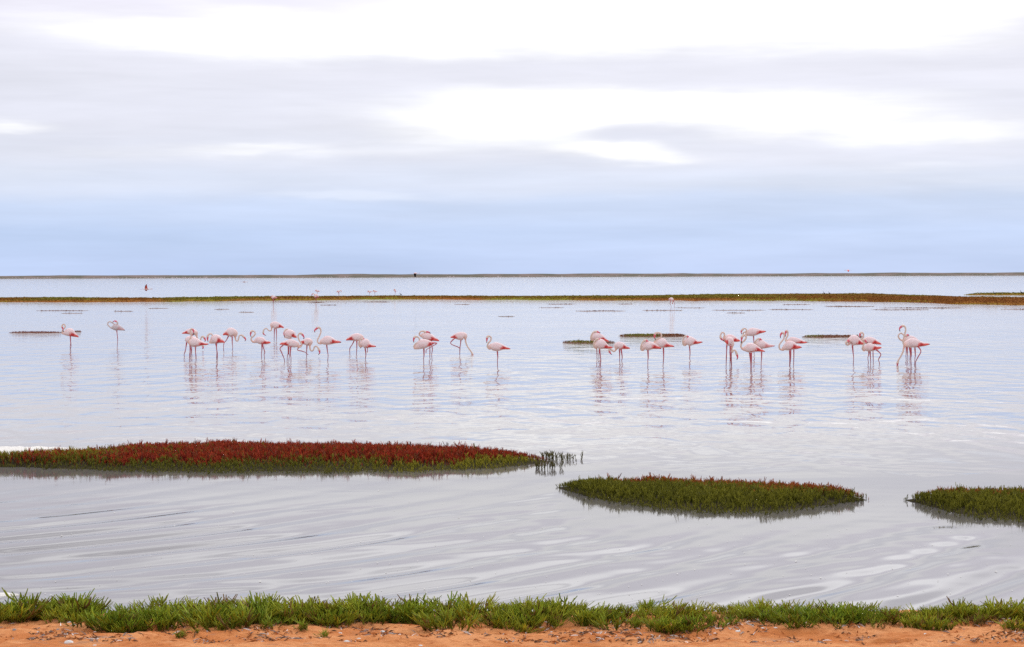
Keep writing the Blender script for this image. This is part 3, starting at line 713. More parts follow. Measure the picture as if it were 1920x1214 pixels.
# --- left cluster
flamingo('A', [(575, 716), (592, 700), (585, 662), (570, 620), (530, 580), (490, 545), (470, 480)], [(445, 430, 50), (380, 408, 58), (310, 410, 44), (255, 425, 24), (205, 440, 6)],
    [[(375, 450), (372, 560), (370, 650), (375, 742)], [(395, 450), (390, 560), (385, 735)]], 'rearmost flamingo of the left huddle, tail to the left', tip=False)
flamingo('A', [(613, 584), (626, 555), (598, 506), (570, 492), (547, 520), (537, 560), (505, 592), (470, 575)], [(430, 555, 54), (350, 552, 66), (295, 556, 50), (258, 562, 12)],
    [[(285, 620), (270, 700), (258, 760), (238, 825), (248, 862)], [(345, 640), (362, 700), (374, 740), (362, 862)]], 'white flamingo half hidden in the left huddle, bill showing behind its neighbour', coral=0.0)
flamingo('A', [(416, 470), (419, 398), (390, 360), (360, 375), (356, 420), (370, 462), (364, 512), (336, 555), (325, 600)], [(352, 602, 58), (420, 600, 85), (490, 612, 66), (570, 622, 36), (640, 631, 18), (685, 630, 6)],
    [[(345, 670), (342, 760), (335, 830), (332, 895)], [(455, 670), (452, 760), (460, 840), (462, 932)]], 'frontmost flamingo of the left huddle, round body, two straight red legs')
flamingo('A', [(678, 588), (668, 550), (670, 490), (690, 456), (728, 444), (754, 472), (740, 530), (715, 575), (706, 602)], [(735, 585, 45), (790, 550, 84), (850, 552, 78), (900, 572, 44), (968, 600, 7)],
    [[(805, 625), (823, 700), (830, 790), (820, 902)], [(832, 625), (828, 700), (842, 790), (846, 905)]], 'flamingo facing left with lowered head and crossed legs, beside the left huddle', tip=False)
flamingo('A', [(1330, 582), (1347, 545), (1312, 500), (1270, 468), (1236, 482), (1222, 530), (1204, 574), (1175, 562), (1163, 510)], [(1150, 440, 64), (1080, 420, 84), (1020, 432, 55), (985, 442, 34), (945, 466, 8)],
    [[(1050, 490), (1000, 565), (965, 605), (955, 660), (955, 735)], [(1108, 500), (1108, 600), (1116, 690), (1110, 746)]], 'striding flamingo facing right, neck bent in a low S, bill out ahead', tip=False, nd=0.0)
flamingo('A', [(1450, 500), (1440, 455), (1455, 405), (1490, 393), (1526, 430), (1506, 475), (1462, 512), (1450, 552), (1482, 588)], [(1515, 585, 28), (1570, 562, 58), (1640, 575, 62), (1700, 596, 40), (1750, 602, 28), (1800, 606, 7)],
    [[(1640, 625), (1640, 730), (1632, 800), (1635, 887)], [(1650, 625), (1674, 700), (1697, 770), (1686, 812), (1690, 870)]], 'flamingo facing left with a small ring-shaped neck and one leg swung back', tip=False)
flamingo('B', [(287, 366), (262, 352), (249, 326), (260, 285), (290, 266), (325, 296), (355, 297), (366, 262)], [(378, 228, 42), (410, 225, 52), (460, 230, 38), (500, 242, 20), (530, 262, 5)],
    [[(402, 270), (402, 350), (400, 437)], [(425, 270), (432, 350), (430, 442)]], 'flamingo standing farthest back in the left group, head reaching down left', tip=False, nd=0.0)
flamingo('B', [(544, 380), (538, 350), (547, 315), (565, 282), (595, 286), (602, 330)], [(580, 398, 48), (605, 352, 70), (650, 350, 46), (680, 375, 26), (710, 394, 6)],
    [[(590, 450), (592, 600), (580, 650), (577, 706)], [(606, 450), (604, 600), (612, 640), (606, 698)]], 'hunched bright white flamingo preening behind the one with its knee raised', tip=False)
flamingo('Q', [(664, 494), (668, 430), (608, 353), (555, 350), (522, 410), (540, 490), (580, 560), (614, 622), (592, 678), (545, 688)], [(500, 640, 70), (420, 612, 90), (320, 592, 96), (220, 600, 62), (140, 602, 38), (60, 622, 7)],
    [[(185, 650), (70, 715), (110, 830), (170, 980), (186, 1062)], [(340, 690), (330, 850), (345, 960), (345, 1078)]], 'flamingo facing right, hind knee bent far back, head arched over its breast', tip=False, nd=-0.02)
flamingo('Q', [(1042, 884), (1078, 830), (1060, 760), (1030, 700), (980, 664), (936, 700), (915, 760), (870, 787), (830, 742), (824, 660)], [(822, 572, 84), (760, 560, 96), (690, 562, 70), (640, 562, 48), (600, 556, 12)],
    [[(745, 640), (735, 780), (725, 860), (735, 942)], [(640, 640), (510, 755), (620, 790), (730, 830), (785, 890, 1)]], 'flamingo with one leg folded up, its neck sagging in a deep U to the right', tip=False, nd=0.0)
flamingo('B', [(966, 324), (962, 292), (1012, 256), (1040, 274), (1046, 320), (1022, 380), (1000, 430), (1010, 466), (1040, 476)], [(1062, 456, 38), (1130, 435, 62), (1190, 442, 50), (1250, 452, 25), (1327, 461, 7)],
    [[(1122, 482), (1135, 570), (1146, 640), (1140, 722)]], 'tall flamingo on one leg with its neck raised in a clean S, left half', nd=0.0)
flamingo('B', [(1592, 545), (1597, 522), (1600, 502), (1625, 480), (1632, 440)], [(1602, 398, 42), (1550, 390, 54), (1490, 396, 44), (1430, 415, 22), (1396, 432, 6)],
    [[(1515, 430), (1480, 490), (1447, 540), (1445, 602)], [(1545, 435), (1545, 540), (1540, 627)]], 'flamingo whose front end is hidden by the hunched neighbour, coral tail to the left', tip=False, nd=0.0)
flamingo('B', [(1690, 442), (1662, 424), (1630, 414), (1600, 420), (1575, 452), (1575, 500), (1598, 522)], [(1612, 490, 45), (1660, 480, 68), (1710, 500, 40), (1760, 511, 18), (1812, 518, 6)],
    [[(1650, 535), (1665, 620), (1658, 697)], [(1690, 520), (1697, 560), (1693, 600, 1)]], 'hunched flamingo with its head laid on its back, left of centre')
# --- centre
flamingo('C', [(290, 424), (283, 385), (298, 342), (332, 332), (368, 358), (370, 400), (330, 430), (295, 465), (300, 505)], [(335, 488, 42), (400, 450, 70), (470, 440, 62), (530, 438, 40), (570, 432, 22), (600, 428, 7)],
    [[(438, 505), (441, 620), (435, 660), (438, 742)], [(540, 450), (634, 432), (540, 490), (475, 530), (470, 577, 1)]], 'front bird of the central pair, one leg drawn up under its tail', tip=False)
flamingo('C', [(542, 284), (510, 264), (462, 262), (420, 250), (385, 262), (370, 295), (392, 322)], [(420, 320, 42), (480, 330, 60), (540, 350, 50), (600, 372, 30), (668, 398, 6)],
    [[(525, 390), (528, 470), (528, 560), (527, 652)], [(550, 390), (557, 460), (566, 520), (556, 600), (558, 642)]], 'rear bird of the central pair, neck folded along its back', tip=False)
flamingo('C', [(1150, 645), (1167, 625), (1165, 595), (1147, 558), (1108, 505), (1080, 455), (1066, 410), (1062, 372)], [(1045, 325, 50), (990, 325, 62), (920, 327, 44), (870, 337, 20), (838, 347, 6)],
    [[(995, 375), (986, 450), (978, 500), (975, 607)], [(925, 355), (838, 432), (970, 498), (975, 548, 1)]], 'flamingo feeding with its head under water and one leg folded, centre', tip=False, nd=0.0)
flamingo('C', [(1378, 428), (1378, 385), (1385, 345), (1410, 323), (1442, 346), (1436, 390), (1402, 430), (1390, 480), (1418, 512)], [(1442, 490, 45), (1510, 485, 64), (1570, 490, 58), (1630, 496, 35), (1690, 510, 18), (1736, 520, 6)],
    [[(1540, 540), (1550, 640), (1545, 690), (1545, 772)]], 'single flamingo standing apart on one leg just left of the gap in the middle')
# --- right of centre
flamingo('D', [(520, 240), (495, 228), (465, 221), (430, 228), (402, 265), (395, 310), (415, 330)], [(432, 300, 42), (470, 287, 55), (530, 302, 40), (580, 327, 22), (627, 352, 5)],
    [[(472, 330), (475, 445), (477, 547)], [(500, 330), (502, 445), (498, 549)]], 'hunched flamingo in front of the small green islet, behind its twin', tip=False)
flamingo('D', [(545, 338), (512, 325), (490, 318), (460, 326), (435, 360), (435, 410), (458, 430)], [(472, 402, 45), (520, 385, 68), (570, 402, 45), (620, 422, 22), (677, 426, 6)],
    [[(505, 440), (520, 520), (526, 590), (521, 672)]], 'hunched flamingo with head tucked away, nearest of the three by the green islet', tip=False)
flamingo('D', [(668, 517), (645, 496), (632, 464), (645, 436), (668, 460), (695, 474), (718, 452)], [(732, 412, 42), (760, 402, 50), (810, 411, 40), (850, 426, 22), (898, 438, 5)],
    [[(765, 445), (768, 520), (768, 602)], [(782, 445), (798, 540), (793, 594)]], 'small flamingo with its bill hanging low to the left, beside the hunched pair', tip=False)
flamingo('D', [(1150, 362), (1125, 346), (1095, 334), (1060, 360), (1040, 402), (1040, 445), (1062, 458)], [(1078, 425, 38), (1130, 405, 58), (1190, 406, 45), (1240, 421, 27), (1302, 439, 6)],
    [[(1132, 455), (1136, 560), (1132, 590), (1132, 687)]], 'one-legged sleeping flamingo left of the curl-necked bird')
flamingo('D', [(1230, 324), (1216, 290), (1225, 250), (1260, 235), (1300, 250), (1302, 290), (1265, 312), (1228, 332), (1215, 362)], [(1250, 372, 45), (1310, 370, 64), (1360, 390, 40), (1410, 401, 20), (1467, 412, 6)],
    [[(1326, 425), (1331, 540), (1323, 662)]], 'flamingo with a big curled neck standing before the second small islet')
flamingo('D', [(1690, 312), (1660, 295), (1622, 281), (1592, 300), (1578, 350), (1585, 388), (1608, 394)], [(1622, 366, 42), (1670, 347, 62), (1720, 351, 42), (1770, 361, 20), (1832, 356, 6)],
    [[(1662, 395), (1673, 490), (1668, 572)]], 'lone sleeping flamingo on one leg at the right end of the second small islet')
# --- right cluster
flamingo('E', [(258, 468), (212, 440), (190, 408), (186, 366), (208, 320), (244, 322), (260, 362), (246, 415), (262, 460)], [(298, 440, 62), (350, 414, 66), (420, 432, 55), (480, 452, 34), (540, 466, 9)],
    [[(350, 490), (372, 600), (372, 760), (368, 892)], [(376, 490), (385, 600), (378, 700), (384, 890)]], 'flamingo with a ring-curled neck at the left of the right-hand cluster', tip=False)
flamingo('E', [(478, 795), (494, 750), (478, 690), (456, 634), (425, 630), (402, 662), (392, 625), (396, 575)], [(388, 525, 52), (350, 482, 84), (310, 476, 62), (276, 476, 14)],
    [[(308, 540), (303, 640), (300, 740), (295, 884)], [(370, 550), (362, 700), (378, 800), (384, 902)]], 'flamingo seen from behind, its thin neck hanging down to the right', tip=False, nd=0.0, foot=(340, 900))
flamingo('E', [(574, 354), (560, 310), (575, 276), (614, 246), (652, 264), (640, 302), (600, 318), (597, 346), (630, 364)], [(672, 337, 46), (740, 311, 72), (820, 305, 60), (890, 301, 36), (940, 301, 22), (992, 300, 6)],
    [[(772, 370), (779, 470), (783, 560), (783, 692)]], 'topmost flamingo of the right-hand cluster, long body with black tail tip')
flamingo('E', [(546, 504), (558, 440), (566, 393), (602, 364), (642, 395), (616, 450), (570, 492), (550, 552), (580, 602)], [(622, 602, 46), (700, 590, 85), (770, 592, 75), (850, 612, 45), (910, 632, 24), (977, 652, 6)],
    [[(712, 680), (724, 800), (728, 880), (727, 992)], [(730, 680), (734, 800), (736, 880), (735, 990)]], 'nearest flamingo of the right-hand cluster, hooked neck and bright coral wing')
flamingo('E', [(932, 462), (905, 440), (870, 430), (835, 440), (806, 472), (800, 522), (826, 548)], [(842, 522, 50), (900, 521, 75), (970, 541, 58), (1050, 552, 28), (1147, 551, 6)],
    [[(915, 595), (916, 760), (910, 830), (908, 932)]], 'sleeping flamingo with its head on its back, right of the nearest cluster bird', coral=0.5)
flamingo('E', [(1246, 418), (1248, 360), (1284, 322), (1312, 345), (1306, 420), (1262, 482), (1226, 540), (1236, 602), (1285, 620)], [(1312, 592, 46), (1390, 552, 85), (1460, 551, 70), (1530, 571, 40), (1617, 576, 6)],
    [[(1408, 620), (1410, 770), (1405, 907)], [(1420, 620), (1424, 740), (1412, 900)]], 'front bird of two with matching raised necks, before the flat brown islet', nd=-0.02)
flamingo('E', [(1330, 394), (1333, 335), (1350, 288), (1374, 310), (1371, 370), (1346, 420), (1336, 458), (1366, 470)], [(1392, 462, 36), (1450, 452, 55), (1530, 462, 50), (1610, 481, 34), (1660, 490, 20), (1720, 490, 6)],
    [[(1478, 510), (1484, 700), (1479, 882)]], 'rear bird of two with matching raised necks, before the flat brown islet', nd=0.0)
# --- far right
flamingo('F', [(326, 488), (286, 463), (252, 478), (232, 508), (262, 532), (298, 520)], [(314, 470, 62), (380, 456, 96), (450, 480, 64), (510, 502, 34), (552, 516, 8)],
    [[(362, 540), (378, 680), (386, 760), (380, 892)]], 'round-bodied flamingo on one thin leg, bill buried in its breast, far right', tip=False)
flamingo('F', [(485, 410), (474, 370), (490, 329), (520, 319), (542, 350), (530, 402), (500, 452), (506, 510), (532, 520)], [(562, 472, 50), (640, 461, 70), (720, 471, 55), (790, 496, 34), (872, 526, 6)],
    [[(645, 520), (651, 690), (635, 760), (645, 842)], [(708, 530), (712, 640), (713, 700), (716, 808)]], 'flamingo with hooked neck behind the low-headed one, far right trio', tip=False)
flamingo('F', [(624, 493), (598, 480), (560, 444), (535, 470), (562, 510), (540, 556), (532, 600), (560, 630)], [(578, 602, 46), (650, 580, 72), (720, 582, 58), (790, 587, 34), (866, 582, 6)],
    [[(668, 635), (675, 740), (681, 830), (677, 862)], [(745, 620), (848, 690), (822, 760), (808, 800), (828, 850)]], 'low front flamingo of the far right trio, hind leg stretched back', tip=False)
flamingo('F', [(1352, 378), (1325, 354), (1295, 370), (1250, 360), (1205, 327), (1158, 365), (1176, 420), (1228, 455)], [(1290, 442, 55), (1370, 432, 60), (1450, 452, 45), (1540, 490, 8)],
    [[(1300, 480), (1306, 640), (1300, 740), (1305, 772)], [(1314, 480), (1316, 640), (1322, 740), (1322, 768)]], 'flamingo with a loop neck half hidden behind the tallest one, far right', coral=0.3)
flamingo('F', [(1134, 905), (1140, 880), (1146, 850), (1158, 805), (1200, 735), (1243, 650), (1262, 570)], [(1300, 515, 52), (1380, 500, 75), (1450, 512, 58), (1530, 522, 10)],
    [[(1352, 550), (1376, 680), (1370, 780), (1374, 885)], [(1370, 550), (1384, 690), (1376, 780), (1384, 880)]], 'flamingo behind the tallest one, its long neck reaching down into the water', coral=0.3, nd=-0.03)
flamingo('F', [(1194, 304), (1188, 245), (1236, 203), (1276, 214), (1292, 270), (1276, 340), (1256, 420), (1250, 492), (1280, 542)], [(1322, 532, 50), (1400, 502, 80), (1480, 511, 70), (1560, 521, 45), (1630, 526, 27), (1712, 520, 6)],
    [[(1452, 560), (1461, 700), (1455, 780), (1450, 892)], [(1490, 570), (1553, 640), (1505, 740), (1462, 830), (1462, 905)]], 'tallest flamingo, rightmost of all, neck held straight up', nd=-0.02)
# --- far birds around the strip
FARG = 'distant flamingos by the marsh strip'
def far_bird(neck, body, legs, label, **kw):
    flamingo('H', neck, body, legs, label, group=FARG, tip=False, voxel=0.02, thick=1.4, coral=0.7, **kw)
far_bird([(176, 356), (170, 346), (176, 334), (188, 328), (182, 342)], [(180, 348, 13), (198, 345, 17), (220, 350, 9), (238, 353, 3)], [[(190, 360), (191, 385), (193, 416)], [(196, 360), (198, 385), (196, 412)]], 'distant pink flamingo in front of the marsh strip, left of the bent-necked one')
far_bird([(630, 334), (628, 318), (638, 308), (650, 306), (658, 316), (656, 328)], [(662, 332, 18), (678, 332, 22), (694, 340, 10), (707, 346, 3)], [[(670, 350), (672, 375), (674, 404)], [(678, 350), (678, 375), (680, 402)]], 'distant flamingo in front of the marsh strip with head held out left')
far_bird([(664, 284), (668, 272), (676, 266), (684, 266), (678, 274)], [(680, 277, 9), (692, 276, 10), (706, 278, 6), (718, 280, 2)], [[(688, 284), (688, 304), (689, 326)]], 'tiny flamingo beyond the marsh strip, just above the bent-necked one')
far_bird([(952, 296), (960, 280), (954, 272), (944, 272), (940, 276)], [(936, 280, 9), (926, 280, 12), (914, 284, 6), (906, 290, 2)], [[(928, 290), (930, 308), (931, 328)], [(934, 290), (934, 308), (935, 326)]], 'tiny flamingo beyond the marsh strip, right of the bent-necked one')
far_bird([(1258, 296), (1258, 284), (1264, 275), (1272, 275), (1268, 282)], [(1270, 284, 8), (1280, 285, 9), (1292, 286, 5), (1306, 284, 2)], [[(1276, 292), (1276, 310), (1277, 330)]], 'left bird of the tiny pair beyond the strip')
far_bird([(1316, 290), (1318, 278), (1324, 270), (1332, 270), (1328, 276)], [(1330, 280, 8), (1340, 281, 9), (1352, 283, 5), (1366, 284, 2)], [[(1336, 288), (1336, 308), (1337, 330)]], 'right bird of the tiny pair beyond the strip')
far_bird([(1552, 274), (1552, 264), (1558, 256), (1566, 258), (1562, 266)], [(1560, 272, 8), (1566, 274, 10), (1572, 278, 5), (1578, 282, 2)], [[(1565, 284), (1565, 300), (1566, 328)]], 'lone tiny upright flamingo beyond the strip near the centre')
REG['T'] = (1230, 540, 24.28)
flamingo('T', [(770, 750), (752, 725), (742, 690), (744, 650), (748, 610)], [(755, 545, 55), (700, 520, 75), (640, 520, 55), (560, 525, 8)], [[(680, 580), (648, 720), (680, 800), (700, 895)], [(780, 580), (825, 700), (835, 800), (838, 900)]],
    'pale flamingo wading alone before the marsh strip, right of centre', group=FARG, tip=False, voxel=0.015, thick=1.2, coral=0.4)
# --- birds in flight: neck and legs stretched out, wings spread
C_WING = np.array((0.70, 0.20, 0.24))
def flying(px, py, dist, direction, wing_up, label, span=0.75, scale=1.0, dark=0.6):
    """body along x, head towards direction (+1 right); wings rise by wing_up (radians, near and far side)"""
    base = on_wall(px, py, dist); d = direction * scale
    ctrl = np.array([(0.80 * d, 0, -0.03, 0.015), (0.73 * d, 0, 0.0, 0.03), (0.64 * d, 0, 0.02, 0.05), (0.5 * d, 0, 0.0, 0.036), (0.32 * d, 0, 0.0, 0.045), (0.16 * d, 0, 0.0, 0.10), (0.0, 0, 0.0, 0.145), (-0.18 * d, 0, 0.0, 0.10), (-0.30 * d, 0, 0.0, 0.03)])
    Cc = catmull(ctrl, 5); Cc[:, 3] = np.maximum(Cc[:, 3], 0.01) * scale
    V, F, ring = loft(Cc, np.ones(len(Cc)))
    s = (np.arange(len(Cc)) / 5)[ring]
    col = np.where((s < 4)[:, None], C_NECK[None], C_BODY[None]).copy(); col[s < 1.7] = C_BILL; col[s < 0.7] = C_BLACK
    Vs, Fs, Cs = [V], [F], [col]; off = len(V)
    for sd in (-1, 1):
        L = catmull(np.array([(-0.2 * d, sd * 0.03, 0.0, 0.03), (-0.5 * d, sd * 0.03, -0.02, 0.018), (-0.78 * d, sd * 0.03, -0.04, 0.016), (-0.86 * d, sd * 0.03, -0.06, 0.02)]), 4); L[:, 3] *= scale
        v, f, rg = loft(L, np.ones(len(L)), 6); Vs.append(v); Fs.append(f + off); Cs.append(np.repeat(C_LEG[None], len(v), 0)); off += len(v)
    wings = []
    for sd, a in zip((-1, 1), wing_up):
        G = []; Cw = []
        for i, u in enumerate(np.linspace(0, 1, 9)):
            ang = a * (0.35 + 0.65 * u) ; r = u * span * scale
            y = sd * (0.05 + r * math.cos(a)); z = 0.04 + r * math.sin(a) * (0.6 + 0.4 * u)
            ch = (0.36 * (1 - u ** 3 * 0.75)) * scale; x0 = 0.14 * d - d * 0.12 * u
            for j, w in enumerate(np.linspace(0, 1, 5)):
                G.append((x0 - np.sign(d) * ch * w, y, z + 0.03 * math.sin(w * math.pi) * scale))
                bl = dark * (sstep(0.55, 0.85, u * 0.7 + w * 0.5) if dark < 1 else sstep(0.12, 0.35, u + 0.1 * w))
                Cw.append((C_CORAL * 0.8 + C_BODY * 0.2) * (1 - bl) + C_BLACK * bl)
        G = np.array(G); I = np.arange(45).reshape(9, 5); q_ = np.stack([I[:-1, :-1], I[1:, :-1], I[1:, 1:], I[:-1, 1:]], -1).reshape(-1, 4)
        # a little thickness
        n0 = len(G); G2 = np.concatenate([G, G - np.array([[0, 0, 0.02 * scale]])]); q2 = np.concatenate([q_, q_[:, ::-1] + n0])
        wings.append((G2, q2, np.concatenate([np.array(Cw)] * 2)))
    PENDING.append(dict(V=np.concatenate(Vs), F=np.concatenate(Fs), col=np.concatenate(Cs), wings=wings, base=base, label=label, group='flamingos in flight', voxel=0.02, yaw=0.18 * direction, name='flying_flamingo'))
flying(275, 542.5, 262, 1, (0.75, -0.35), 'pink flamingo flying low over the water at left', span=0.85)
flying(779, 512.8, 330, 1, (-1.05, -1.05), 'dark-winged flamingo in flight before the far shore, left of centre', span=0.75, dark=1.0)
flying(1590, 507.0, 430, -1, (-0.55, -0.45), 'flamingo flying above the far shore on the right', span=0.8)
flying(458, 529.2, 420, 1, (0.10, 0.06), 'thin dark flamingo gliding over the far water, left', span=0.7, dark=1.0)

# evaluate all bodies at once: each becomes one closed skin
tmp = []
for b in PENDING:
    me = make_mesh('skin', b['V'], b['F'])
    o = bpy.data.objects.new('skin', me); COL.objects.link(o)
    r = o.modifiers.new('remesh', 'REMESH'); r.mode = 'VOXEL'; r.voxel_size = b['voxel']; r.use_smooth_shade = True
    sm = o.modifiers.new('smooth', 'SMOOTH'); sm.factor = 0.5; sm.iterations = 2
    tmp.append(o)
bpy.context.view_layer.update()
dg = bpy.context.evaluated_depsgraph_get()
for b, o in zip(PENDING, tmp):
    me = bpy.data.meshes.new_from_object(o.evaluated_get(dg)); me.name = 'body'
    kd = kdtree.KDTree(len(b['V']))
    for i, v in enumerate(b['V']): kd.insert(v, i)
    kd.balance()
    idx = [kd.find(v.co)[1] for v in me.vertices]
    set_col(me, b['col'][idx])
    b['me'] = me
for o in tmp:
    m0 = o.data; bpy.data.objects.remove(o); bpy.data.meshes.remove(m0)
for b in PENDING:
    root = bpy.data.objects.new(b['name'], None); COL.objects.link(root); root.empty_display_size = 0.2
    root.location = b['base']; root.rotation_euler = (0, 0, b['yaw'])
    tag(root, b['label'], 'flamingo', b['group'])
    obj('body', b['me'], M_FEATHER, root)
    for (wv, wf, wc) in b['wings']:
        obj('wing', make_mesh('wing', wv, wf, wc), M_FEATHER, root)

# the water is broken up round each wading bird
wv = np.empty(len(WATER.data.vertices) * 3, np.float32); WATER.data.vertices.foreach_get('co', wv); wv = wv.reshape(-1, 3)
stir_v = np.zeros(len(wv), np.float32)
for b in PENDING:
    if b['name'] != 'flamingo': continue
    d2 = ((wv[:, 0] - b['base'][0]) / 0.75) ** 2 + ((wv[:, 1] - b['base'][1] + 1.0) / 3.0) ** 2
    stir_v = np.maximum(stir_v, np.exp(-d2).astype(np.float32))
at = WATER.data.attributes.new('stir', 'FLOAT', 'POINT'); at.data.foreach_set('value', stir_v)

# small dark waterbirds resting on the far strips
def waterbird(px, py, z, label, h=0.45):
    g = on_level(px, py, z); s = h
    ctrl = np.array([(-0.42, 0, 0.98, 0.012), (-0.33, 0, 1.0, 0.04), (-0.25, 0, 1.0, 0.075), (-0.2, 0, 0.85, 0.06), (-0.14, 0, 0.68, 0.08), (0.0, 0, 0.5, 0.17), (0.22, 0, 0.4, 0.16), (0.45, 0, 0.28, 0.07), (0.62, 0, 0.2, 0.02)]) * s
    Cc = catmull(ctrl, 4); Cc[:, 3] = np.maximum(Cc[:, 3], 0.005)
    V, F, rg = loft(Cc, np.full(len(Cc), 0.9), 8); Vs = [V]; Fs = [F]; off = len(V)
    for sd in (-1, 1):
        v, f, rg = loft(np.array([(0.05, sd * 0.07, 0.42, 0.04), (0.04, sd * 0.07, 0.2, 0.025), (0.05, sd * 0.07, -0.05, 0.025)]) * s, np.ones(3), 6); Vs.append(v); Fs.append(f + off); off += len(v)
    V = np.concatenate(Vs); o = obj('waterbird', make_mesh('waterbird', V, np.concatenate(Fs), np.repeat(np.array([[0.03, 0.028, 0.028]]), len(V), 0)), M_FEATHER)
    o.location = g; tag(o, label, 'waterbird', 'dark waterbirds on the marsh')
waterbird(751, 554.5, 0.25, 'small dark bird standing on the strip below the dark-winged flyer', 0.40)
waterbird(1545, 552.4, 0.25, 'left of two small dark birds on the strip, right half', 0.40)
waterbird(1555, 552.2, 0.25, 'right of two small dark birds on the strip, right half', 0.36)
waterbird(1864, 552.6, 0.2, 'small dark bird on the short strip at right, inner one', 0.43)
waterbird(1915, 551.8, 0.2, 'small dark bird on the short strip at the very right edge', 0.50)

# far flock: pale specks of birds along the spit, too many and too small to tell apart
Vs, Fs, Cs = [], [], []; off = 0
Cc = catmull(np.array([(-0.55, 0, 1.25, 0.05), (-0.5, 0, 1.4, 0.10), (-0.4, 0, 1.3, 0.10), (-0.35, 0, 1.0, 0.12), (0, 0, 0.9, 0.30), (0.4, 0, 0.75, 0.18), (0.65, 0, 0.65, 0.04)]), 2); v0, f0, r0 = loft(Cc, np.ones(len(Cc)), 6)
vl, fl, rl = loft(np.array([(0, 0, 0.8, 0.06), (0, 0, -0.1, 0.05)]), np.ones(2), 4); v0 = np.concatenate([v0, vl]); f0 = np.concatenate([f0, fl + len(v0) - len(vl)])
for k in range(170):
    px = rng.uniform(-30, 1950) if k % 3 else rng.normal(330, 60); dist = rng.uniform(2290, 2400); x = (px - 960) / F_PX * dist
    s = rng.uniform(0.8, 1.15) * (1 if rng.uniform() < 0.5 else -1)
    v = v0 * np.array([s, 1, abs(s)]) + np.array([x, dist, 0]); Vs.append(v); Fs.append(f0[:, ::-1] + off if s < 0 else f0 + off); off += len(v0)
    Cs.append(np.repeat(np.array([[0.85, 0.72, 0.72]]) * rng.uniform(0.7, 1.0), len(v0), 0))
o = obj('distant_flock', make_mesh('distant_flock', np.concatenate(Vs), np.concatenate(Fs), np.concatenate(Cs)), M_FEATHER)
tag(o, 'pale specks of far birds standing along the sand spit', 'flock', kind='stuff')

# ------------------------------------------------------------------ the near bank
M_BANK = mat_tint('bank_plant', 0.6, 50, 0.35, 0.08)
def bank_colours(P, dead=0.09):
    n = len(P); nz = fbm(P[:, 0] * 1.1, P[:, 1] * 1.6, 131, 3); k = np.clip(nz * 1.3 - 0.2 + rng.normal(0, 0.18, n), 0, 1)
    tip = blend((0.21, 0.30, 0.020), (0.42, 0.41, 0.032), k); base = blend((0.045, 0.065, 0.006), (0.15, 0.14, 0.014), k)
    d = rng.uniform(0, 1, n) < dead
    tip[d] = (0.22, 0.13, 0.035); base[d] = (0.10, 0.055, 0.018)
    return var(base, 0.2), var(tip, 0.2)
def front_edge(px):
    # nearest reach of the plants in the photograph, uneven tongues over the sand
    return np.interp(px, [-400, 0, 60, 130, 180, 250, 300, 350, 420, 480, 560, 640, 700, 760, 800, 880, 960, 1020, 1100, 1180, 1260, 1320, 1380, 1440, 1500, 1560, 1640, 1720, 1800, 1870, 1930, 2400],
                         [1168, 1166, 1165, 1162, 1178, 1188, 1176, 1178, 1182, 1172, 1170, 1172, 1168, 1168, 1184, 1184, 1178, 1172, 1174, 1180, 1186, 1182, 1170, 1170, 1176, 1174, 1166, 1163, 1160, 1160, 1160, 1160])
# plants grow in tufts whose shoots splay outwards
nc = 430; cpx = rng.uniform(-330, 2250, nc); cu = rng.uniform(0, 1, nc) ** 0.8; per = 13
fe = front_edge(cpx) + 2; be = 1147 + 6 * (fbm(cpx * 0.012, cpx * 0, 141, 3) - 0.5) + 9 * sstep(1100, 1900, cpx)
cpy = np.minimum(fe, be + (fe - be) * cu)
Cn = np.array([on_ground(x_, y_) for x_, y_ in zip(cpx, cpy)]); ch = 0.138 * rng.uniform(0.55, 1.25, nc) * (0.72 + 0.6 * fbm(Cn[:, 0] * 0.9, Cn[:, 1] * 0 + 2, 151, 3)) * (1.0 - 0.12 * sstep(1000, 1500, cpx))
a = rng.uniform(0, 6.28, (nc, per)); q_ = np.sqrt(rng.uniform(0, 1, (nc, per))); cr = (0.05 + 0.20 * rng.beta(1.6, 2.2, nc))[:, None]
P = np.stack([Cn[:, 0:1] + np.cos(a) * q_ * cr, Cn[:, 1:2] + np.sin(a) * q_ * cr * 0.8, np.zeros((nc, per))], -1).reshape(-1, 3)
lean = np.stack([np.cos(a) * q_ * 0.85, np.sin(a) * q_ * 0.6], -1).reshape(-1, 2)
P[:, 2] = ground_z(P[:, 0], P[:, 1]) - 0.01
H = (ch[:, None] * (1 - 0.30 * q_) * rng.uniform(0.75, 1.25, (nc, per))).ravel()
ok = P[:, 2] > -0.03; P, H, lean = P[ok], H[ok], lean[ok]
b, tp = bank_colours(P)
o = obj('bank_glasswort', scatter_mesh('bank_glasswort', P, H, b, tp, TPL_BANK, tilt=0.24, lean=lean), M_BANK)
tag(o, 'dense green succulent plants lining the near bank above the orange sand', 'plants', kind='stuff')

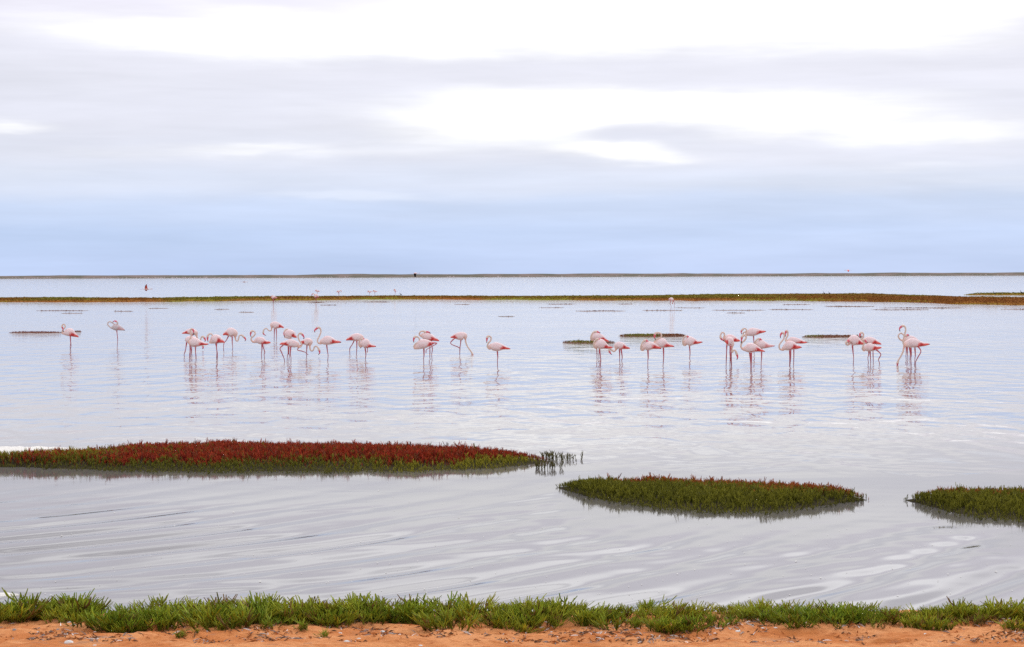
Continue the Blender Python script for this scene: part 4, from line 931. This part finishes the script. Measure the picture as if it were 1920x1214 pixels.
def tuft(px, py, width, hgt, count, label, brown=0.05, group='separate green tufts on the sand'):
    c = on_ground(np.array([px], float), np.array([py], float))[0]
    r = width / 2 / (F_PX / c[1])
    a = rng.uniform(0, 6.28, count); q_ = np.sqrt(rng.uniform(0, 1, count))
    L = np.stack([np.cos(a) * q_ * r, np.sin(a) * q_ * r * 0.55, np.zeros(count)], -1)
    L[:, 2] = ground_z(L[:, 0] + c[0], L[:, 1] + c[1]) - c[2] - 0.008
    b, tp = bank_colours(L + c, brown)
    o = obj('plant_tuft', scatter_mesh('plant_tuft', L, hgt * rng.uniform(0.6, 1.15, count) * (1 - 0.35 * q_), b, tp, TPL_BANK, tilt=0.55), M_BANK)
    o.location = c; tag(o, label, 'plant', group)
tuft(1738, 1182, 92, 0.13, 75, 'wide dark green tuft alone on the sand at lower right', 0.12)
tuft(1905, 1183, 60, 0.10, 40, 'green tuft on the sand touching the right edge', 0.1)
tuft(1640, 1178, 44, 0.07, 22, 'small flat tuft left of the wide dark one on the sand', 0.2)
tuft(1830, 1170, 90, 0.10, 46, 'tuft with reddish shoots just below the bank plants, right', 0.6)
tuft(336, 1193, 22, 0.08, 12, 'small tuft on the sand at lower left', 0.0)
tuft(368, 1190, 12, 0.06, 6, 'smallest sprig on the sand at lower left', 0.0)
tuft(608, 1196, 18, 0.08, 9, 'sprig standing on the sand left of the white shells, lower left of centre', 0.0)
tuft(570, 1184, 30, 0.09, 14, 'little tuft between the bank plants and the lone sprig', 0.0)
tuft(505, 1178, 34, 0.11, 18, 'tuft leaning out of the bank at left of centre', 0.0)
tuft(975, 1186, 60, 0.10, 26, 'low spread tuft on the sand at centre', 0.05)
tuft(240, 1186, 70, 0.15, 40, 'bushy tuft jutting over the sand at lower left', 0.0)
tuft(1250, 1186, 70, 0.13, 38, 'bushy tuft jutting over the sand right of centre', 0.0)

# shells and pebbles lying on the sand
t = NT('shell'); p = t.pos(); nz = t.noise(p, (40, 40, 40), 3, 0.6); t.set(Base_Color=t.mix(nz, (0.52, 0.49, 0.47), (0.80, 0.77, 0.74)), Roughness=0.6); t.bump(nz, 0.01); M_SHELL = t.m
t = NT('grey_pebble'); p = t.pos(); nz = t.noise(p, (35, 35, 35), 3, 0.6); t.set(Base_Color=t.mix(nz, (0.16, 0.14, 0.14), (0.36, 0.33, 0.32)), Roughness=0.8); t.bump(nz, 0.01); M_PEB = t.m
def rock_mesh(name, sx, sy, sz, shell):
    a = np.linspace(0, 2 * math.pi, 12, endpoint=False); V = [(0, 0, sz)]; 
    for j, e in enumerate((0.35, 0.7, 1.0, 1.25)):
        for k in a:
            rr = math.sin(e) * (1 + 0.28 * (noise2(np.array([math.cos(k) * 1.5 + sx * 50]), np.array([math.sin(k) * 1.5 + j * 0.4]), 3)[0] - 0.5))
            rib = 1 + (0.05 * math.cos(k * 6) if shell else 0.10 * rng.normal())
            V.append((math.cos(k) * rr * sx * rib, math.sin(k) * rr * sy * rib, math.cos(e * 1.25) * sz * (0.9 if shell else rng.uniform(0.75, 1.1))))
    V = np.array(V); F = [(0, 1 + k, 1 + (k + 1) % 12) for k in range(12)]
    for j in range(3):
        for k in range(12):
            p0 = 1 + j * 12 + k; p1 = 1 + j * 12 + (k + 1) % 12; F += [(p0, p0 + 12, p1 + 12), (p0, p1 + 12, p1)]
    return make_mesh(name, V, np.array(F))
STONES = [(27, 1183, 9, 1, 'dark grey pebble with a pale side at the far lower left'), (71, 1185.5, 7, 0, 'lone round white shell on bare orange sand, lower left'), (10, 1180, 5, 0, 'tiny pale shell nearest the left edge'),
          (138, 1172.5, 13, 0, 'white shell at the foot of the bushy left tuft'), (131, 1167.5, 11, 0, 'flat pale shell right under the bank plants, lower left'), (96, 1184.5, 7, 0, 'small white shell left of the wide heap, lower left'),
          (123.5, 1189.8, 9, 0, 'pale shell in the middle of the lower left shell heap'), (120, 1197, 7, 0, 'shell with a dark underside in the lower left heap'), (129, 1203.2, 22, 0, 'widest white shell slab of the lower left heap'),
          (141, 1191.5, 16, 1, 'long grey pebble right in the lower left heap'), (109, 1181, 9, 1, 'grey pebble at the top of the lower left heap'), (177, 1210.5, 9, 0, 'white shell close to the bottom edge, lower left'), (183, 1200.5, 6, 0, 'small white shell above the one at the bottom edge, lower left'),
          (637.5, 1187, 9, 0, 'white shell right of the lone sprig, lower left of centre'), (717, 1184.2, 12, 0, 'white shell below the bank plants left of centre'), (650, 1202.5, 14, 0, 'left of two white shells side by side near the bottom edge'), (673, 1201.4, 10, 0, 'right of two white shells side by side near the bottom edge'),
          (789, 1210, 10, 0, 'pale shell at the bottom edge left of centre'), (1034, 1185.5, 7, 0, 'white shell on the sand at centre'), (1382, 1184, 14, 0, 'broken pale shell by the bank plants right of centre'), (1430, 1178, 8, 0, 'small pale shell near the bank plants, right half'),
          (1454, 1177.5, 9, 0, 'white shell beside a bank tuft, right half'), (1735, 1189, 8, 0, 'little pale shell at the foot of the wide dark tuft'), (1338, 1199, 10, 1, 'grey stick-like pebble on the sand right of centre')]
for i, (x, y, wpx, peb, lab) in enumerate(STONES):
    c = on_ground(np.array([x], float), np.array([y], float))[0]; z = c[2]; r = wpx / 2 / (F_PX / c[1])
    nm = 'pebble' if peb else 'shell'
    o = obj(nm, rock_mesh(nm, r, r * 0.8, r * (0.7 if peb else 0.5), not peb), M_PEB if peb else M_SHELL)
    o.location = (c[0], c[1], z - r * 0.12); o.rotation_euler = (rng.normal(0, 0.12), rng.normal(0, 0.12), rng.uniform(-0.6, 0.6))
    tag(o, lab, nm, 'shells and pebbles on the sand')

# dry litter: crumbs of dead stems, shell grit and clods strewn on the sand
n = 6800; px = rng.uniform(-200, 2120, n); py = rng.uniform(1158, 1216, n)
dens = fbm(px * 0.010, py * 0.06, 171, 3); keep = rng.uniform(0, 1, n) < 1.1 * sstep(0.46, 0.64, dens) + 0.06; px, py = px[keep], py[keep]
P = on_level(px, py, 0.17); P[:, 2] = ground_z(P[:, 0], P[:, 1]); n = len(P)
a = rng.uniform(0, math.pi, n); L = rng.uniform(0.008, 0.05, n) ** 1.0; w = rng.uniform(0.003, 0.007, n); kind = rng.uniform(0, 1, n)
d = np.stack([np.cos(a) * L, np.sin(a) * L, rng.normal(0.1, 0.3, n) * L], -1); e = np.stack([-np.sin(a) * w, np.cos(a) * w, np.zeros(n)], -1); up_ = np.zeros((n, 3)); up_[:, 2] = w * 1.3
V = np.stack([P - d - e, P - d + e, P + d * 1.0, P + up_ * 1.5], 1); V[:, :, 2] += 0.004
F = np.array([(0, 2, 3), (2, 1, 3), (1, 0, 3), (0, 1, 2)])[None] + (np.arange(n) * 4)[:, None, None]
cc = np.where((kind < 0.45)[:, None], np.array([[0.34, 0.115, 0.035]]), np.where((kind < 0.75)[:, None], np.array([[0.14, 0.075, 0.045]]), np.where((kind < 0.9)[:, None], np.array([[0.30, 0.25, 0.23]]), np.array([[0.66, 0.60, 0.56]]))))
o = obj('dry_litter', make_mesh('dry_litter', V.reshape(-1, 3), F.reshape(-1, 3), np.repeat(var(cc, 0.25), 4, 0), smooth=False), mat_tint('litter', 0.9, 80, 0.2, 0.1))
tag(o, 'crumbs of dead stems and shell grit strewn over the sand', 'litter', kind='stuff')

# foam: flecks drifting on the sheltered water and two thin scum patches
n = 620; px = rng.uniform(-60, 1980, n); py = 900 + 225 * rng.uniform(0, 1, n) ** 0.8
P = on_level(px, py, 0.0); P[:, 2] = water_height(P[:, 0], P[:, 1]) + 0.006
r = rng.uniform(0.003, 0.009, n) * np.where(rng.uniform(0, 1, n) < 0.08, 1.8, 1.0); a = np.arange(6) * math.pi / 3
ring = np.stack([np.cos(a), np.sin(a) * 0.8, 0 * a], -1)[None] * r[:, None, None] * (1 + 0.3 * rng.normal(0, 1, (n, 6, 1))).clip(0.5, 1.6)
V = np.concatenate([P[:, None] + ring, P[:, None] + np.array([[[0, 0, 1]]]) * (r * 0.5)[:, None, None]], 1)
F = np.stack([np.arange(6), (np.arange(6) + 1) % 6, np.full(6, 6)], -1)[None] + (np.arange(n) * 7)[:, None, None]
Vf, Ff = V.reshape(-1, 3), F.reshape(-1, 3)
t = NT('foam'); p = t.pos(); nz = t.noise(p, (18, 18, 18), 4, 0.65); t.set(Base_Color=t.mix(nz, (0.62, 0.58, 0.52), (0.86, 0.84, 0.80)), Roughness=0.7); t.bump(nz, 0.02); M_FOAM = t.m
o = obj('foam_flecks', make_mesh('foam_flecks', Vf, Ff), M_FOAM); tag(o, 'tiny white foam flecks drifting on the calm water', 'foam', kind='stuff')
def foam_patch(x0, x1, yf, yb, label, seed):
    xs_ = np.linspace(x0, x1, 60); k = np.clip((x1 - xs_) / (x1 - x0) * 3, 0, 1) ** 0.6; nz = fbm(xs_ * 0.05, xs_ * 0, seed, 3)
    f_ = (yf + yb) / 2 + (yf - yb) / 2 * k * (0.7 + 0.6 * nz); b_ = (yf + yb) / 2 - (yf - yb) / 2 * k * (0.7 + 0.6 * fbm(xs_ * 0.06, xs_ * 0 + 4, seed + 3, 3))
    ss = np.linspace(0, 1, 5); A = on_level(xs_, f_); B = on_level(xs_, b_ - 0.2)
    V = A[:, None] * (1 - ss)[None, :, None] + B[:, None] * ss[None, :, None]; V[..., 2] = -0.008 + 0.028 * np.sqrt(np.clip(1 - (2 * ss - 1) ** 4, 0, 1))[None] * (0.5 + k[:, None] * 0.5) + 0.010 * (fbm(V[..., 0] * 6, V[..., 1] * 6, seed, 3) - 0.5)
    I = np.arange(300).reshape(60, 5)
    o = obj('foam_patch', make_mesh('foam_patch', V.reshape(-1, 3), np.stack([I[:-1, :-1], I[1:, :-1], I[1:, 1:], I[:-1, 1:]], -1).reshape(-1, 4)), M_FOAM)
    tag(o, label, 'foam', 'pale foam patches')
foam_patch(-120, 185, 856, 836, 'cream coloured foam band behind the left end of the red islet', 3)
foam_patch(-160, 36, 1120, 1111, 'white foam patch by the bank plants at the lower left edge', 5)
